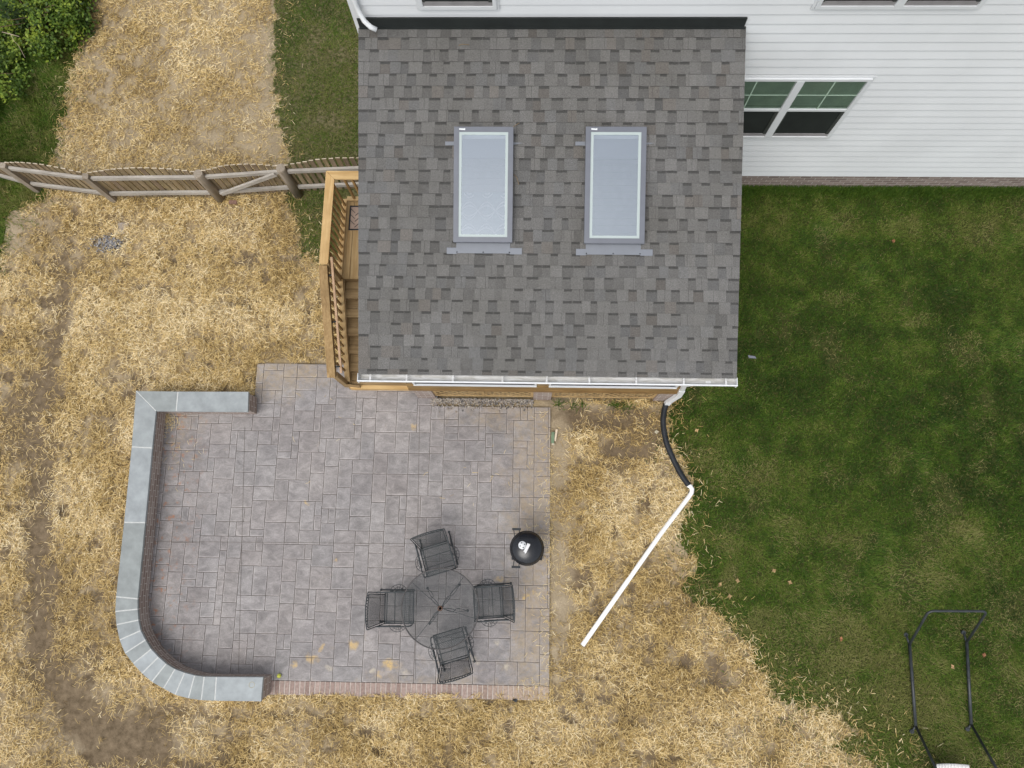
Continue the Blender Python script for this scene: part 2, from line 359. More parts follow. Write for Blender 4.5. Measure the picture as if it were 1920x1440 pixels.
def attach(o, parent):                            # part geometry is written in world axes; its origin follows the thing's base
    o.parent = parent; root = parent
    if parent.type == 'EMPTY' and not parent.get('_local'): o.location = [-x for x in parent.location]
def offset_poly(poly, d):                         # d<0 shrinks a CCW polygon
    k = len(poly); out = []
    for i in range(k):
        p0, p1, p2 = np.array(poly[i - 1][:2]), np.array(poly[i][:2]), np.array(poly[(i + 1) % k][:2])
        e1 = p1 - p0; e2 = p2 - p1; l1 = np.hypot(*e1) + 1e-9; l2 = np.hypot(*e2) + 1e-9
        n1 = np.array([e1[1], -e1[0]]) / l1; n2 = np.array([e2[1], -e2[0]]) / l2
        b = n1 + n2; b = b / max(0.3, (1 + n1 @ n2)); out.append(tuple(p1 + b * d))
    return out
def ccw(poly):
    a = sum(poly[i - 1][0] * poly[i][1] - poly[i][0] * poly[i - 1][1] for i in range(len(poly)))
    return list(poly) if a > 0 else list(reversed(poly))
def tag(o, label=None, cat=None, group=None, kind=None):
    if label: o['label'] = label
    if cat: o['category'] = cat
    if group: o['group'] = group
    if kind: o['kind'] = kind
    return o
def thing(name, label, cat, loc=(0, 0, 0), group=None, local=False, rz=0):
    o = bpy.data.objects.new(name, None); COL.objects.link(o); o.location = tuple(float(v) for v in loc); o.rotation_euler = (0, 0, rz)
    o.empty_display_size = 0.2
    if local: o['_local'] = 1
    return tag(o, label, cat, group)
def copy_tree(o, parent=None):
    c = o.copy(); COL.objects.link(c); c.parent = parent
    for ch in [x for x in bpy.data.objects if x.parent == o]: copy_tree(ch, c)
    return c

# ------------------------------------------------------------------ value noise and ground regions (world x, y in metres)
_tabs = {}
def vnoise(x, y, s, seed=0):
    if seed not in _tabs: _tabs[seed] = np.random.default_rng(seed).random((256, 256))
    T = _tabs[seed]; X = x / s + 1000; Y = y / s + 1000; xi = np.floor(X).astype(int); yi = np.floor(Y).astype(int)
    fx = X - xi; fy = Y - yi; fx = fx * fx * (3 - 2 * fx); fy = fy * fy * (3 - 2 * fy)
    a = T[xi % 256, yi % 256]; b = T[(xi + 1) % 256, yi % 256]; c = T[xi % 256, (yi + 1) % 256]; d = T[(xi + 1) % 256, (yi + 1) % 256]
    return (a * (1 - fx) + b * fx) * (1 - fy) + (c * (1 - fx) + d * fx) * fy
def fbm(x, y, s, seed=0, o=4):
    t = 0; a = 1; n = 0
    for k in range(o): t = t + a * vnoise(x, y, s / 2 ** k, seed + k); n += a; a *= 0.55
    return t / n
def inpoly(x, y, poly):
    r = np.zeros(x.shape, bool); n = len(poly)
    for i in range(n):
        x0, y0 = poly[i - 1]; x1, y1 = poly[i]
        c = ((y0 > y) != (y1 > y)); 
        with np.errstate(divide='ignore', invalid='ignore'): xx = (x1 - x0) * (y - y0) / (y1 - y0 + 1e-12) + x0
        r ^= c & (x < xx)
    return r
def gp(pts): return [tuple(G(a, b)[:2]) for a, b in pts]
GA = gp([(-420, -420), (205, -420), (168, -60), (150, 30), (146, 70), (142, 105), (124, 165), (118, 215), (104, 250), (100, 285), (88, 312), (66, 330), (95, 352), (70, 382), (40, 388), (24, 396), (10, 412), (6, 440), (4, 500), (-40, 530), (-420, 560)])
GB = gp([(512, -420), (514, -60), (517, 40), (508, 95), (512, 150), (520, 215), (530, 262), (545, 300), (530, 352), (532, 380), (552, 408), (566, 440), (560, 470), (580, 492), (640, 500), (760, 500), (760, -420)])
GC = gp([(1262, 735), (1252, 762), (1250, 800), (1262, 838), (1278, 870), (1296, 905), (1300, 930), (1288, 962), (1275, 1005), (1298, 1048), (1290, 1085), (1284, 1105), (1318, 1138), (1365, 1166), (1404, 1208), (1420, 1250), (1432, 1300), (1470, 1322), (1530, 1328), (1580, 1345), (1610, 1372), (1560, 1392), (1640, 1432), (1600, 1700), (2500, 1700), (2500, 200), (1300, 200)])
BLOBS_BARE = [  # px x, y, rx, ry, amount of straw removed, mud darkness
    (300, 110, 60, 40, .5, 0), (430, 215, 70, 45, .6, 0), (255, 215, 60, 30, .5, 0), (395, 265, 50, 25, .6, .1), (470, 240, 45, 60, .45, 0), (300, 195, 50, 20, .4, 0), (140, 175, 12, 50, .3, 0), (280, 30, 60, 25, .3, 0),
    (505, 120, 14, 130, .8, 0), (510, 270, 22, 45, .8, 0), (25, 420, 55, 40, .8, 0), (60, 415, 55, 20, .6, 0), (20, 450, 40, 40, .7, 0), (105, 90, 1, 1, 0, 0),
    (330, 440, 30, 20, .2, .4), (470, 395, 40, 18, .3, .5), (290, 470, 26, 14, .35, .5), (230, 400, 60, 10, .1, .3), (340, 270, 60, 10, .3, .5), (410, 285, 45, 10, .3, .5),
    (205, 1390, 115, 55, 1.0, .36), (290, 1400, 90, 40, .8, .36), (130, 1310, 55, 50, .8, .36), (75, 1180, 24, 90, .8, .45), (100, 1110, 14, 40, .6, .4), (80, 980, 26, 100, .7, .45),
    (95, 860, 18, 60, .5, .4), (25, 780, 40, 45, .6, .55), (60, 745, 50, 25, .45, .5), (20, 850, 30, 40, .5, .5), (110, 620, 12, 50, .45, .4), (170, 500, 16, 60, .35, .4), (350, 1345, 60, 16, .35, .3), (320, 1330, 60, 12, .4, .4),
    (170, 1230, 40, 40, .3, .4), (160, 1215, 60, 30, .2, .3), (385, 1440, 60, 20, .6, .5),
    (1110, 765, 80, 16, .9, .15), (1060, 783, 36, 24, 1.2, 1.0), (1125, 788, 75, 20, .9, .9), (1200, 775, 40, 14, .6, .6), (1190, 840, 45, 35, .55, .9), (1150, 870, 45, 25, .35, .8), (1130, 960, 30, 22, .4, .8), (1210, 940, 20, 26, .3, .6), (1230, 820, 16, 40, .6, .6),
    (1045, 1000, 26, 260, .7, 0), (1040, 830, 30, 60, .8, 0), (1050, 1130, 26, 90, .6, 0), (1110, 1100, 40, 30, .2, .5), (1210, 1275, 50, 24, .3, .6), (1180, 1265, 30, 14, .3, .6), (1160, 1345, 30, 20, .2, .5), (1285, 1235, 12, 12, .4, .7),
    (870, 1425, 40, 26, .2, .6), (740, 1420, 40, 20, .1, .5), (1220, 1420, 40, 20, .2, .4), (1370, 1190, 20, 22, .3, .6), (1290, 1130, 18, 20, .4, .5),
    (200, 460, 40, 22, .8, .2), (260, 690, 40, 20, .2, .5), (255, 720, 10, 30, .3, .5), (232, 1000, 10, 100, .3, .5), (500, 1340, 100, 9, .2, .3), (590, 690, 30, 10, .3, .5), (280, 715, 60, 9, .2, .5)]
RUT = [(118, 470), (122, 520), (116, 580), (104, 640), (90, 700), (78, 760), (70, 830), (66, 900), (66, 970), (68, 1040), (70, 1110), (74, 1170), (80, 1225), (96, 1270), (130, 1310), (170, 1350), (215, 1385), (270, 1400)]
for (ax, ay), (bx, by) in zip(RUT, RUT[1:]):
    for t in (0, .5): BLOBS_BARE.append((ax + (bx - ax) * t, ay + (by - ay) * t, 25, 32, .60, .32))
BLW = []
for bx, by, rx, ry, am, mu in BLOBS_BARE:
    p = G(bx, by); BLW.append((p[0], p[1], rx * 0.0098, ry * 0.0098, am, mu))
def grass_mask(x, y):
    wx = x + (fbm(x, y, 0.5, 31) - .5) * 0.24 + (fbm(x, y, 0.12, 33, 2) - .5) * .22; wy = y + (fbm(x, y, 0.5, 41) - .5) * 0.24 + (fbm(x, y, 0.12, 43, 2) - .5) * .22
    gr = (inpoly(wx, wy, GA) | inpoly(wx, wy, GB) | inpoly(wx, wy, GC)).astype(float)
    return np.maximum(gr, ((np.abs(x) > 14) | (y < -9) | (y > 13)).astype(float))
def fields(x, y, soft=True):
    shp = x.shape; x = x.ravel(); y = y.ravel()
    wx = x + (fbm(x, y, 0.5, 31) - .5) * 0.24 + (fbm(x, y, 0.12, 33, 2) - .5) * .22; wy = y + (fbm(x, y, 0.5, 41) - .5) * 0.24 + (fbm(x, y, 0.12, 43, 2) - .5) * .22
    gr = (inpoly(wx, wy, GA) | inpoly(wx, wy, GB) | inpoly(wx, wy, GC)).astype(float)
    far = ((np.abs(x) > 14) | (y < -9) | (y > 13)).astype(float)
    gr = np.maximum(gr, far)
    jr = np.random.default_rng(len(x)); P = gr * .4
    sc_ = 1 + 2.6 * np.clip((-2.0 - y) / 1.5, 0, 1) * (x > 2)
    for sg, w_ in ((.09, .3), (.30, .3)): P = P + w_ * grass_mask(x + sc_ * jr.normal(0, sg, len(x)), y + sc_ * jr.normal(0, sg, len(x)))
    gr = P if soft else gr
    n1 = fbm(x, y, 0.55, 51); n2 = fbm(x, y, 1.9, 61)
    st = np.clip(0.95 + (n1 - .5) * 1.9 + (n2 - .5) * 0.9, 0.06, 1.0)
    mud = np.clip((fbm(x, y, 0.45, 71) - .47) * 3.2, 0, 1) * 0.75
    n3 = fbm(x, y, 0.30, 77, 3); hole = np.clip((.36 - n3) * 9, 0, 1); st = st * (1 - .85 * hole); mud = np.maximum(mud, hole * .7)
    up = ((y > 6.6) & (x < -2.4)).astype(float)                  # thinner straw and paler soil beyond the fence
    st = st * (1 - 0.42 * up * np.clip(1.5 - 2.0 * (n1 - .3), 0, 1)); mud = mud * (1 - 0.85 * up)
    fz = np.clip(0.4 + 1.3 * fbm(x, y, 0.3, 81), 0, 1.25)
    for cx, cy, rx, ry, am, mu in BLW:
        k = np.nonzero((np.abs(x - cx) < 2.3 * rx) & (np.abs(y - cy) < 2.3 * ry))[0]
        if not len(k): continue
        d = np.exp(-(((x[k] - cx) / rx) ** 2 + ((y[k] - cy) / ry) ** 2) * 0.9) * fz[k]
        st[k] = st[k] * (1 - np.clip(am * d * 1.15, 0, 1)); mud[k] = np.clip(mud[k] * (1 - 0.7 * d * (mu < .2)) + mu * d, 0, 1)
    return gr.reshape(shp), np.clip(st, 0, 1).reshape(shp), np.clip(mud, 0, 1).reshape(shp)
WORN = [(1450, 1180, 130, 60), (1530, 1110, 70, 30), (1375, 1095, 60, 35), (1560, 1310, 60, 40), (1500, 1400, 120, 50), (1400, 870, 70, 40), (1700, 1330, 90, 60), (1600, 1230, 80, 40), (1760, 1080, 50, 25), (1450, 1270, 70, 40), (1330, 850, 40, 30), (1800, 1000, 60, 30), (1850, 650, 60, 40), (1700, 600, 60, 20), (1560, 560, 40, 20)]
def worn(x, y):
    w = np.zeros(x.shape)
    for a, b, rx, ry in WORN:
        p = G(a, b); w = np.maximum(w, np.exp(-(((x - p[0]) / (rx * .0098)) ** 2 + ((y - p[1]) / (ry * .0098)) ** 2)))
    return w * np.clip(fbm(x, y, .35, 161, 3) * 2.2 - .35, 0, 1.2)
# patio, porch and house footprints: nothing grows there
D = 6.645                                        # house wall plane
def footprint(x, y):
    pat = inpoly(x, y, gp([(275, 745), (478, 745), (482, 682), (620, 678), (775, 760), (1028, 762), (1030, 1300), (500, 1300), (400, 1300), (300, 1250), (250, 1190), (232, 1100)]))
    porch = (x > -2.1) & (x < 2.55) & (y > 2.42) & (y < D)
    house = (x > -2.35) & (y > D - 0.01)
    wall = inpoly(x, y, WALL_POLY)
    return pat | porch | house | wall

# ------------------------------------------------------------------ wall plan (surveyed at cap height .45)
ZC = 0.46
CO = [(255, 733), (246.7, 838), (232.4, 979.6), (217.3, 1119), (215.8, 1146.7), (218, 1171.4), (224, 1200), (234, 1224.8), (249.4, 1244.3), (266, 1262.7), (284.4, 1278.5), (306.3, 1291), (328, 1302.7), (353, 1309.4), (377, 1313), (402.5, 1313.8), (489.4, 1315.2)]
CI = [(292.4, 771), (285.3, 840), (272, 980), (258, 1123), (258, 1142.3), (259.5, 1162.7), (263.6, 1182.5), (272.7, 1199.7), (283.5, 1217.2), (297, 1231.8), (311.5, 1244.4), (328, 1254.6), (346, 1261.3), (364.6, 1266.2), (382.6, 1268.6), (405.4, 1269.2), (493, 1269.7)]
CO = [tuple(G(a, b, ZC)[:2]) for a, b in CO]; CI = [tuple(G(a, b, ZC)[:2]) for a, b in CI]
CT = [(tuple(G(*a, ZC)[:2]), tuple(G(*b, ZC)[:2])) for a, b in (((333.3, 734.0), (330, 771.3)), ((465.8, 734.4), (464.6, 772.2)))]
# ordered stations, from the short top leg round to the bottom end
STA = [(CT[1][0], CT[1][1]), (CT[0][0], CT[0][1])] + list(zip(CO, CI))
def inset_station(o, i, d):
    o = np.array(o); i = np.array(i); u = (i - o) / np.hypot(*(i - o)); return tuple(o + u * d), tuple(i - u * d)
def mitre_fix(k, d): return d * (1.414 if k == 2 else 1.0)
BODY = [inset_station(o, i, mitre_fix(k, 0.03)) for k, (o, i) in enumerate(STA)]
WALL_POLY = [b[0] for b in BODY] + [b[1] for b in reversed(BODY)]

# ------------------------------------------------------------------ GROUND SHEET
def axis(lo, hi, step):
    c = list(np.arange(lo, hi + 1e-6, step)); a = []; s = step * 2; v = lo
    while v > -320: v -= s; a.append(v); s *= 1.45
    b = []; s = step * 2; v = hi
    while v < 320: v += s; b.append(v); s *= 1.45
    return np.array(list(reversed(a)) + c + b)
gx = axis(-12.0, 11.0, 0.05); gy = axis(-6.5, 12.0, 0.05)
XX, YY = np.meshgrid(gx, gy); GRS, STW, MUD = fields(XX, YY, False); GRA = np.where((XX < -2) & (XX > -7), GRS * .60, GRS)
FP = footprint(XX, YY)
def ground_h(x, y):
    h = (fbm(x, y, 1.3, 91) - .5) * 0.03 + (fbm(x, y, 0.22, 95, 3) - .5) * 0.022
    return h
ZZ = ground_h(XX, YY) - 0.008 - 0.035 * np.clip(MUD, 0, 1) * (GRS < .5); ZZ = np.where(FP, -0.06, ZZ)
ny, nx = XX.shape
me = bpy.data.meshes.new('ground')
idx = np.arange(nx * ny).reshape(ny, nx)
quads = np.stack([idx[:-1, :-1], idx[:-1, 1:], idx[1:, 1:], idx[1:, :-1]], -1).reshape(-1, 4)
def fast_mesh(me, verts, loops, nper, smooth=False):
    me.vertices.add(len(verts)); me.vertices.foreach_set('co', verts.astype(np.float32).ravel())
    me.loops.add(len(loops)); me.loops.foreach_set('vertex_index', loops.astype(np.int32).ravel())
    me.polygons.add(len(nper)); st = np.concatenate([[0], np.cumsum(nper)[:-1]]).astype(np.int32)
    me.polygons.foreach_set('loop_start', st)
    if smooth: me.polygons.foreach_set('use_smooth', np.ones(len(nper), bool))
    me.update(calc_edges=True)
def fattr(me, name, arr):
    a = me.attributes.new(name, 'FLOAT', 'POINT'); a.data.foreach_set('value', arr.astype(np.float32).ravel())
fast_mesh(me, np.stack([XX, YY, ZZ], -1).reshape(-1, 3), quads.ravel(), np.full(len(quads), 4), True)
fattr(me, 'grass', GRA); fattr(me, 'straw', STW); fattr(me, 'mud', MUD); me.materials.append(M['ground'])
go = bpy.data.objects.new('ground', me); COL.objects.link(go); tag(go, kind='structure')

# ------------------------------------------------------------------ STRAW (loose stalks, uncountable)
def ribbons(name, x, y, z, ang, L, W, pitch, curl, tint, mat, taper=False, roll=None):
    n = len(x); ts = np.array([-.5, 0., .5]) if not taper else np.array([0., .55, 1.])
    dx, dy = np.cos(ang), np.sin(ang); sx, sy = -dy, dx
    V = np.zeros((n, 6, 3))
    for k, t in enumerate(ts):
        cx = x + dx * L * t + sx * curl * L * (t * t if not taper else t * t); cy = y + dy * L * t + sy * curl * L * t * t
        if taper: cx = x + dx * L * t * np.cos(pitch); cy = y + dy * L * t * np.cos(pitch); cz = z + L * np.sin(pitch) * (t - .28 * t * t)
        else: cz = z + L * t * np.sin(pitch)
        w = W * ((1.0, .8, .12)[k] if taper else (1., 1., .8)[k])
        rz = 0 if roll is None else roll * w
        V[:, 2 * k] = np.stack([cx - sx * w / 2, cy - sy * w / 2, cz - rz], -1); V[:, 2 * k + 1] = np.stack([cx + sx * w / 2, cy + sy * w / 2, cz + rz], -1)
    b = (np.arange(n) * 6)[:, None]
    loops = np.concatenate([b + np.array([[0, 1, 3, 2]]), b + np.array([[2, 3, 5, 4]])], 1).ravel()
    me = bpy.data.meshes.new(name); fast_mesh(me, V.reshape(-1, 3), loops, np.full(2 * n, 4)); fattr(me, 'tint', np.repeat(tint, 6)); me.materials.append(mat)
    o = bpy.data.objects.new(name, me); COL.objects.link(o); return o
def scatter(n, x0, x1, y0, y1): return RNG.uniform(x0, x1, n), RNG.uniform(y0, y1, n)
x, y = scatter(2350000, -12.2, 7.2, -5.9, 11.9)
gr, st, mu = fields(x, y)
wx = x + RNG.normal(0, .05, len(x)); wy = y + RNG.normal(0, .05, len(x)); gr2 = grass_mask(wx, wy)
clump = fbm(x, y, 0.16, 101, 2)
dens = st * np.clip(1 - gr * 1.02, 0, 1) ** 1.4 * np.clip(0.12 + 1.9 * (clump - .2), .06, 1) * 0.9
keep = (RNG.random(len(x)) < dens) & ~footprint(x, y) & ~((x < .42) & (y > 2.1) & (y < 2.45) & (x > -2.2)) & ~((x > -3.4) & (x < -2.0) & (y > 2.0) & (y < 3.0)) & ~((x > -3.5) & (x < -2.1) & (y > 2.5) & (y < 5.9))
x, y, clump, stk = x[keep], y[keep], clump[keep], st[keep]
n = len(x); print('straws', n)
warm = np.clip((fbm(x, y, 0.8, 111) - .5) * 1.6, -.35, .35)
dpt = RNG.random(n); tint = np.clip(RNG.normal(.14, .19, n) + .52 * dpt + warm * .7, 0, 1)  # stalks low in the pile tinted darker, imitating shade in the gaps
pitch = RNG.normal(0, .22, n)
o = ribbons('straw', x, y, ground_h(x, y) + 0.002 + dpt ** 1.3 * 0.055 * (0.3 + stk), RNG.uniform(0, 2 * np.pi, n), RNG.uniform(.04, .12, n), (.0026 + .0044 * dpt * RNG.uniform(.6, 1, n)), pitch, RNG.normal(0, .11, n), tint, M['straw'], roll=RNG.normal(0, .4, n))
tag(o, 'loose golden straw spread thickly over the bare soil', 'straw', kind='stuff')

# ------------------------------------------------------------------ GRASS
def grass_set(name, label, n, box, lenr, tall=None, seed=0, cond=None, wid=(.004, .008), base=.45):
    x, y = scatter(n, *box); gr, st, mu = fields(x, y)
    wx = x + RNG.normal(0, .03, n); wy = y + RNG.normal(0, .03, n); g2 = grass_mask(wx, wy)
    d = gr * (.75 + .25 * g2); bare = fbm(x, y, .5, 121 + seed)
    d = d * np.clip(1.0 - (bare - .66) * 6, .35, 1) * (np.clip(2.3 - bare * 2.6, .5, 1) if seed == 3 else 1)
    k = (RNG.random(n) < d) & ~footprint(x, y)
    if cond is not None: k &= cond(x, y)
    x, y, bare = x[k], y[k], bare[k]; n = len(x); print(name, n)
    big = fbm(x, y, 1.1, 131); sm = fbm(x, y, .25, 141, 3)
    tint = base + RNG.normal(0, .16, n) + (big - .5) * .7 + (sm - .5) * .8
    if seed == 0:
        wr = worn(x, y); bare = bare + wr * .30; bare = bare - .10 * np.clip((y - .6) / 2, 0, 1) * (y < D - 1.2); lo_ = wr * .30 + np.clip((1.2 - y) / 4.5, 0, 1) * (.5 + big) * .26 + np.clip(1 - (D - .75 - y) ** 2 * 6, 0, 1) * .22 - .05; tint = tint + lo_; bare = bare + lo_ * .35
    else: bare = bare + (.20 if seed == 3 else .04)
    dead = RNG.random(n) < np.clip((bare - .52) * 1.6, 0.02, .35); tint = np.where(dead, RNG.uniform(.82, 1.0, n), np.clip(tint, 0, .84))
    L = RNG.uniform(*lenr, n) * (.75 + .5 * sm)
    if tall is not None: L = L * tall(x, y)
    flow = fbm(x, y, .7, 151) * 9; ang = np.where(RNG.random(n) < .5, flow + RNG.normal(0, .5, n), RNG.uniform(0, 6.283, n))
    o = ribbons(name, x, y, ground_h(x, y) - .008, ang, L, RNG.uniform(*wid, n), RNG.uniform(.25, 1.25, n), np.zeros(n), tint, M['blade'], taper=True)
    tag(o, label, 'grass', kind='stuff'); return o
LAWN_BOX = (1.9, 9.6, -5.7, D)
def lawn_tint_dummy(): pass
grass_set('lawn', 'thick dark green lawn to the right of the porch', 400000, LAWN_BOX, (.045, .095), seed=0, wid=(.005, .010))
grass_set('side_grass', 'patchy olive grass between the straw and the house corner', 115000, (-5.6, -2.0, 3.9, 11.8), (.03, .07), seed=3, base=.66)
grass_set('wild_grass', 'long rough grass left of the straw around the fence end', 120000, (-12.4, -8.4, 4.6, 11.8), (.06, .15), seed=5, base=.62, wid=(.006, .012))
# taller tufts against the foundation
n = 9000; x = RNG.uniform(2.55, 9.4, n); y = D - np.abs(RNG.normal(0, .10, n)) - .01
o = ribbons('foundation_grass', x, y, np.zeros(n), RNG.uniform(0, 6.283, n), RNG.uniform(.06, .17, n), RNG.uniform(.005, .010, n), RNG.uniform(.6, 1.35, n), np.zeros(n), np.clip(RNG.normal(.42, .14, n), 0, .8), M['blade'], taper=True)
tag(o, 'long uncut grass along the foot of the brick foundation', 'grass', kind='stuff')
wp = gp([(1042, 750), (1220, 750)]); n = 700
x = RNG.uniform(wp[0][0], wp[1][0], n); y = 2.36 - np.abs(RNG.normal(0, .06, n)); k = vnoise(x, y * 0, .22, 7) > RNG.uniform(.2, .8, n); x, y = x[k], y[k]; n = len(x)
o = ribbons('weeds', x, y, np.zeros(n), RNG.uniform(0, 6.283, n), RNG.uniform(.05, .14, n), RNG.uniform(.006, .012, n), RNG.uniform(.3, 1.2, n), np.zeros(n), np.clip(RNG.normal(.4, .15, n), 0, .8), M['blade'], taper=True)
tag(o, 'small green weeds along the foot of the right lattice panel', 'weeds', kind='stuff')
# straw lying across lawn margins and stray stalks on the patio and lawn
x, y = scatter(60000, -8.6, 6.8, -5.9, 11); gr, st, mu = fields(x, y)
near = np.zeros(len(x))
for s_ in (.15, .3, .45):
    for a in range(0, 8, 2):
        g3 = grass_mask(x + s_ * math.cos(a * .785), y + s_ * math.sin(a * .785)); near += (g3 < .5) / 12.
pat = inpoly(x, y, gp([(300, 790), (482, 700), (620, 700), (1026, 770), (1028, 1290), (505, 1285), (400, 1262), (300, 1180)]))
keep = ((gr > .5) & (RNG.random(len(x)) < near * .6) & ~footprint(x, y)) | (pat & (x > -.15) & (x < .35) & (RNG.random(len(x)) < .16 * np.clip((x + .15) * 3, 0, 1)))
keep |= (gr > .5) & (x > 4.2) & (y < -3.4) & (RNG.random(len(x)) < .03) & ~footprint(x, y)
x, y = x[keep], y[keep]
for (a, b, sx_, sy_, m_) in ((318, 788, 9, 10, 130), (335, 850, 25, 22, 26), (1022, 900, 8, 90, 60), (1020, 1150, 10, 80, 60), (1000, 1290, 25, 8, 40), (900, 900, 60, 50, 14), (560, 760, 90, 60, 16), (1028, 1000, 5, 150, 90)):
    p = [G(a + RNG.normal(0, sx_), b + RNG.normal(0, sy_)) for _ in range(m_)]; x = np.append(x, [q[0] for q in p]); y = np.append(y, [q[1] for q in p])
n = len(x); print('stray', n)
o = ribbons('stray_straw', x, y, .034 + RNG.random(n) * .02, RNG.uniform(0, 6.283, n), RNG.uniform(.04, .11, n), RNG.uniform(.0035, .006, n), RNG.normal(0, .1, n), RNG.normal(0, .3, n), np.clip(RNG.normal(.62, .2, n), 0, 1), M['straw'])
tag(o, 'stray straw stalks blown onto the grass edges and patio rim', 'straw', kind='stuff')

# ------------------------------------------------------------------ PATIO
P0 = G(507, 1275)[:2]; P1 = G(1029.5, 1286)[:2]
u = (P1 - P0) / np.hypot(*(P1 - P0)); v = np.array([-u[1], u[0]])
def uv_w(a, b): p = P0 + u * a + v * b; return (p[0], p[1])
def w_uv(p): d = np.array(p) - P0; return float(d @ u), float(d @ v)
UR = w_uv(P1)[0]
ctr = [((a[0] + b[0]) / 2, (a[1] + b[1]) / 2) for a, b in BODY]
cu_ = [w_uv(p) for p in ctr[2:14]]
HPS = [(cu_[k], cu_[k + 1]) for k in range(len(cu_) - 1)] + [((0, 0), (1, 0)), ((UR, 0), (UR, 1))]
def clip(poly, hp):                              # hp: edge a->b, keep the left side
    a, b = hp; out = []
    f = lambda p: (b[0] - a[0]) * (p[1] - a[1]) - (b[1] - a[1]) * (p[0] - a[0])
    for i in range(len(poly)):
        p, q = poly[i - 1], poly[i]; fp, fq = f(p), f(q)
        if (fp >= 0) != (fq >= 0): t = fp / (fp - fq); out.append((p[0] + t * (q[0] - p[0]), p[1] + t * (q[1] - p[1])))
        if fq >= 0: out.append(q)
    return out
uL = w_uv(G(482, 700)[:2])[0]; uP = w_uv(G(820, 752)[:2])[0]
vW = w_uv(ctr[1])[1]; vT = w_uv(G(482, 682)[:2])[1]; vG = w_uv(G(900, 763)[:2])[1]
RECTS = [(-9, uL, -1, vW), (uL, uP, -1, vT), (uP, UR + .01, -1, vG)]
def in_union(p): return any(r[0] - 1e-6 <= p[0] <= r[1] + 1e-6 and r[2] <= p[1] <= r[3] for r in RECTS)
U_ = 0.126; NU, NV = int(9.9 / U_), int(6.8 / U_); occ = np.zeros((NU, NV), bool); rnd = random.Random(5)
SIZES = [((3, 3), 5), ((2, 4), 3), ((4, 2), 1), ((3, 2), 4), ((2, 3), 3), ((2, 2), 5), ((1, 2), 2), ((2, 1), 2)]
tiles = []
for j in range(NV):
    for i in range(NU):
        if occ[i, j]: continue
        opts = [s for s, w in SIZES for _ in range(w) if i + s[0] <= NU and j + s[1] <= NV and not occ[i:i + s[0], j:j + s[1]].any()]
        s = rnd.choice(opts) if opts else (1, 1)
        if opts and max(s) < 3 and rnd.random() < .45: s = max(opts, key=lambda q: q[0] * q[1])
        occ[i:i + s[0], j:j + s[1]] = True; tiles.append((i, j, *s))
pm = MB(); mudv = []; 
U0 = -4.6; V0 = 0.0; J = 0.0050
for (i, j, a, b) in tiles:
    x0, y0, x1, y1 = U0 + i * U_ + J, V0 + j * U_ + J, U0 + (i + a) * U_ - J, V0 + (j + b) * U_ - J
    poly = [(x0, y0), (x1, y0), (x1, y1), (x0, y1)]
    cu, cv = (x0 + x1) / 2, (y0 + y1) / 2
    vv = rnd.gauss(1, .032); t = rnd.random(); full = poly; pieces = []
    if all(in_union(p) for p in full): pieces = [full]
    else:
        for r in RECTS:
            poly = full
            for hp in (((r[0], -9), (r[0], -10)), ((r[1], -10), (r[1], -9)), ((9, r[3]), (8, r[3]))): poly = clip(poly, hp) if len(poly) > 2 else []
            pieces.append(poly)
    for poly in pieces:
        for hp in HPS:
            if len(poly) < 3: break
            poly = clip(poly, hp)
        if len(poly) < 3: continue
        ar = abs(sum(poly[k - 1][0] * poly[k][1] - poly[k][0] * poly[k - 1][1] for k in range(len(poly)))) / 2
        if ar < 4e-4: continue
        c = (.268 * vv * (1 + .03 * t), .255 * vv, .247 * vv * (1 + .02 * (1 - t)))
        edge = (c[0] * 1.25, c[1] * 1.25, c[2] * 1.25)
        zt = .030 + rnd.uniform(-.0015, .0015)
        P_ = [uv_w(*p) for p in poly]; k = len(P_); q1 = offset_poly(P_, -.013) if ar > .004 else P_; 
        for e in range(k):
            f_ = (e + 1) % k
            pm.face([(*P_[e], 0.012), (*P_[f_], 0.012), (*P_[f_], zt - .004), (*P_[e], zt - .004)], 0, (.2, .18, .165))
            if ar > .004: pm.face([(*P_[e], zt - .004), (*P_[f_], zt - .004), (*q1[f_], zt), (*q1[e], zt)], 0, edge)
        pm.face([(*p, zt) for p in q1], 0, c)

# joint bed
def rect_bed(r):
    poly = [(max(r[0], -4.9), 0), (r[1], 0), (r[1], r[3]), (max(r[0], -4.9), r[3])]
    for hp in HPS: poly = clip(poly, hp)
    return [uv_w(*p) for p in poly]
for r in RECTS: pm.prism(ccw(rect_bed(r)), -.10, .0165, 1, bottom=False)
po = pm.build('patio', [M['patio'], M['joint']]); tag(po, kind='structure')
me = po.data; vc = np.zeros(len(me.vertices) * 3, np.float32); me.vertices.foreach_get('co', vc); vc = vc.reshape(-1, 3)
du = (vc[:, 0] - P0[0]) * u[0] + (vc[:, 1] - P0[1]) * u[1]; dv = (vc[:, 0] - P0[0]) * v[0] + (vc[:, 1] - P0[1]) * v[1]
mud = np.clip((du - (UR - .95)) / .8, 0, 1) * .9 + np.clip((.75 - dv) / .8, 0, .45) * (du > .2) + np.clip((dv - (vT - .75)) / .6, 0, .9) * (du < uL + 1.3) * (du > uL - .1) + np.clip((uL + .35 - du) / .4, 0, 1) * (dv > vW) * .4
fattr(me, 'mud', np.clip(mud, 0, 1.1)); fattr(me, 'orange', np.clip(1.2 - dv, 0, 1) * (du > 0)); fattr(me, 'rust', np.clip(1 - np.abs(du + 4.05 - .0 * dv) / .85, 0, 1) * (dv < 5))
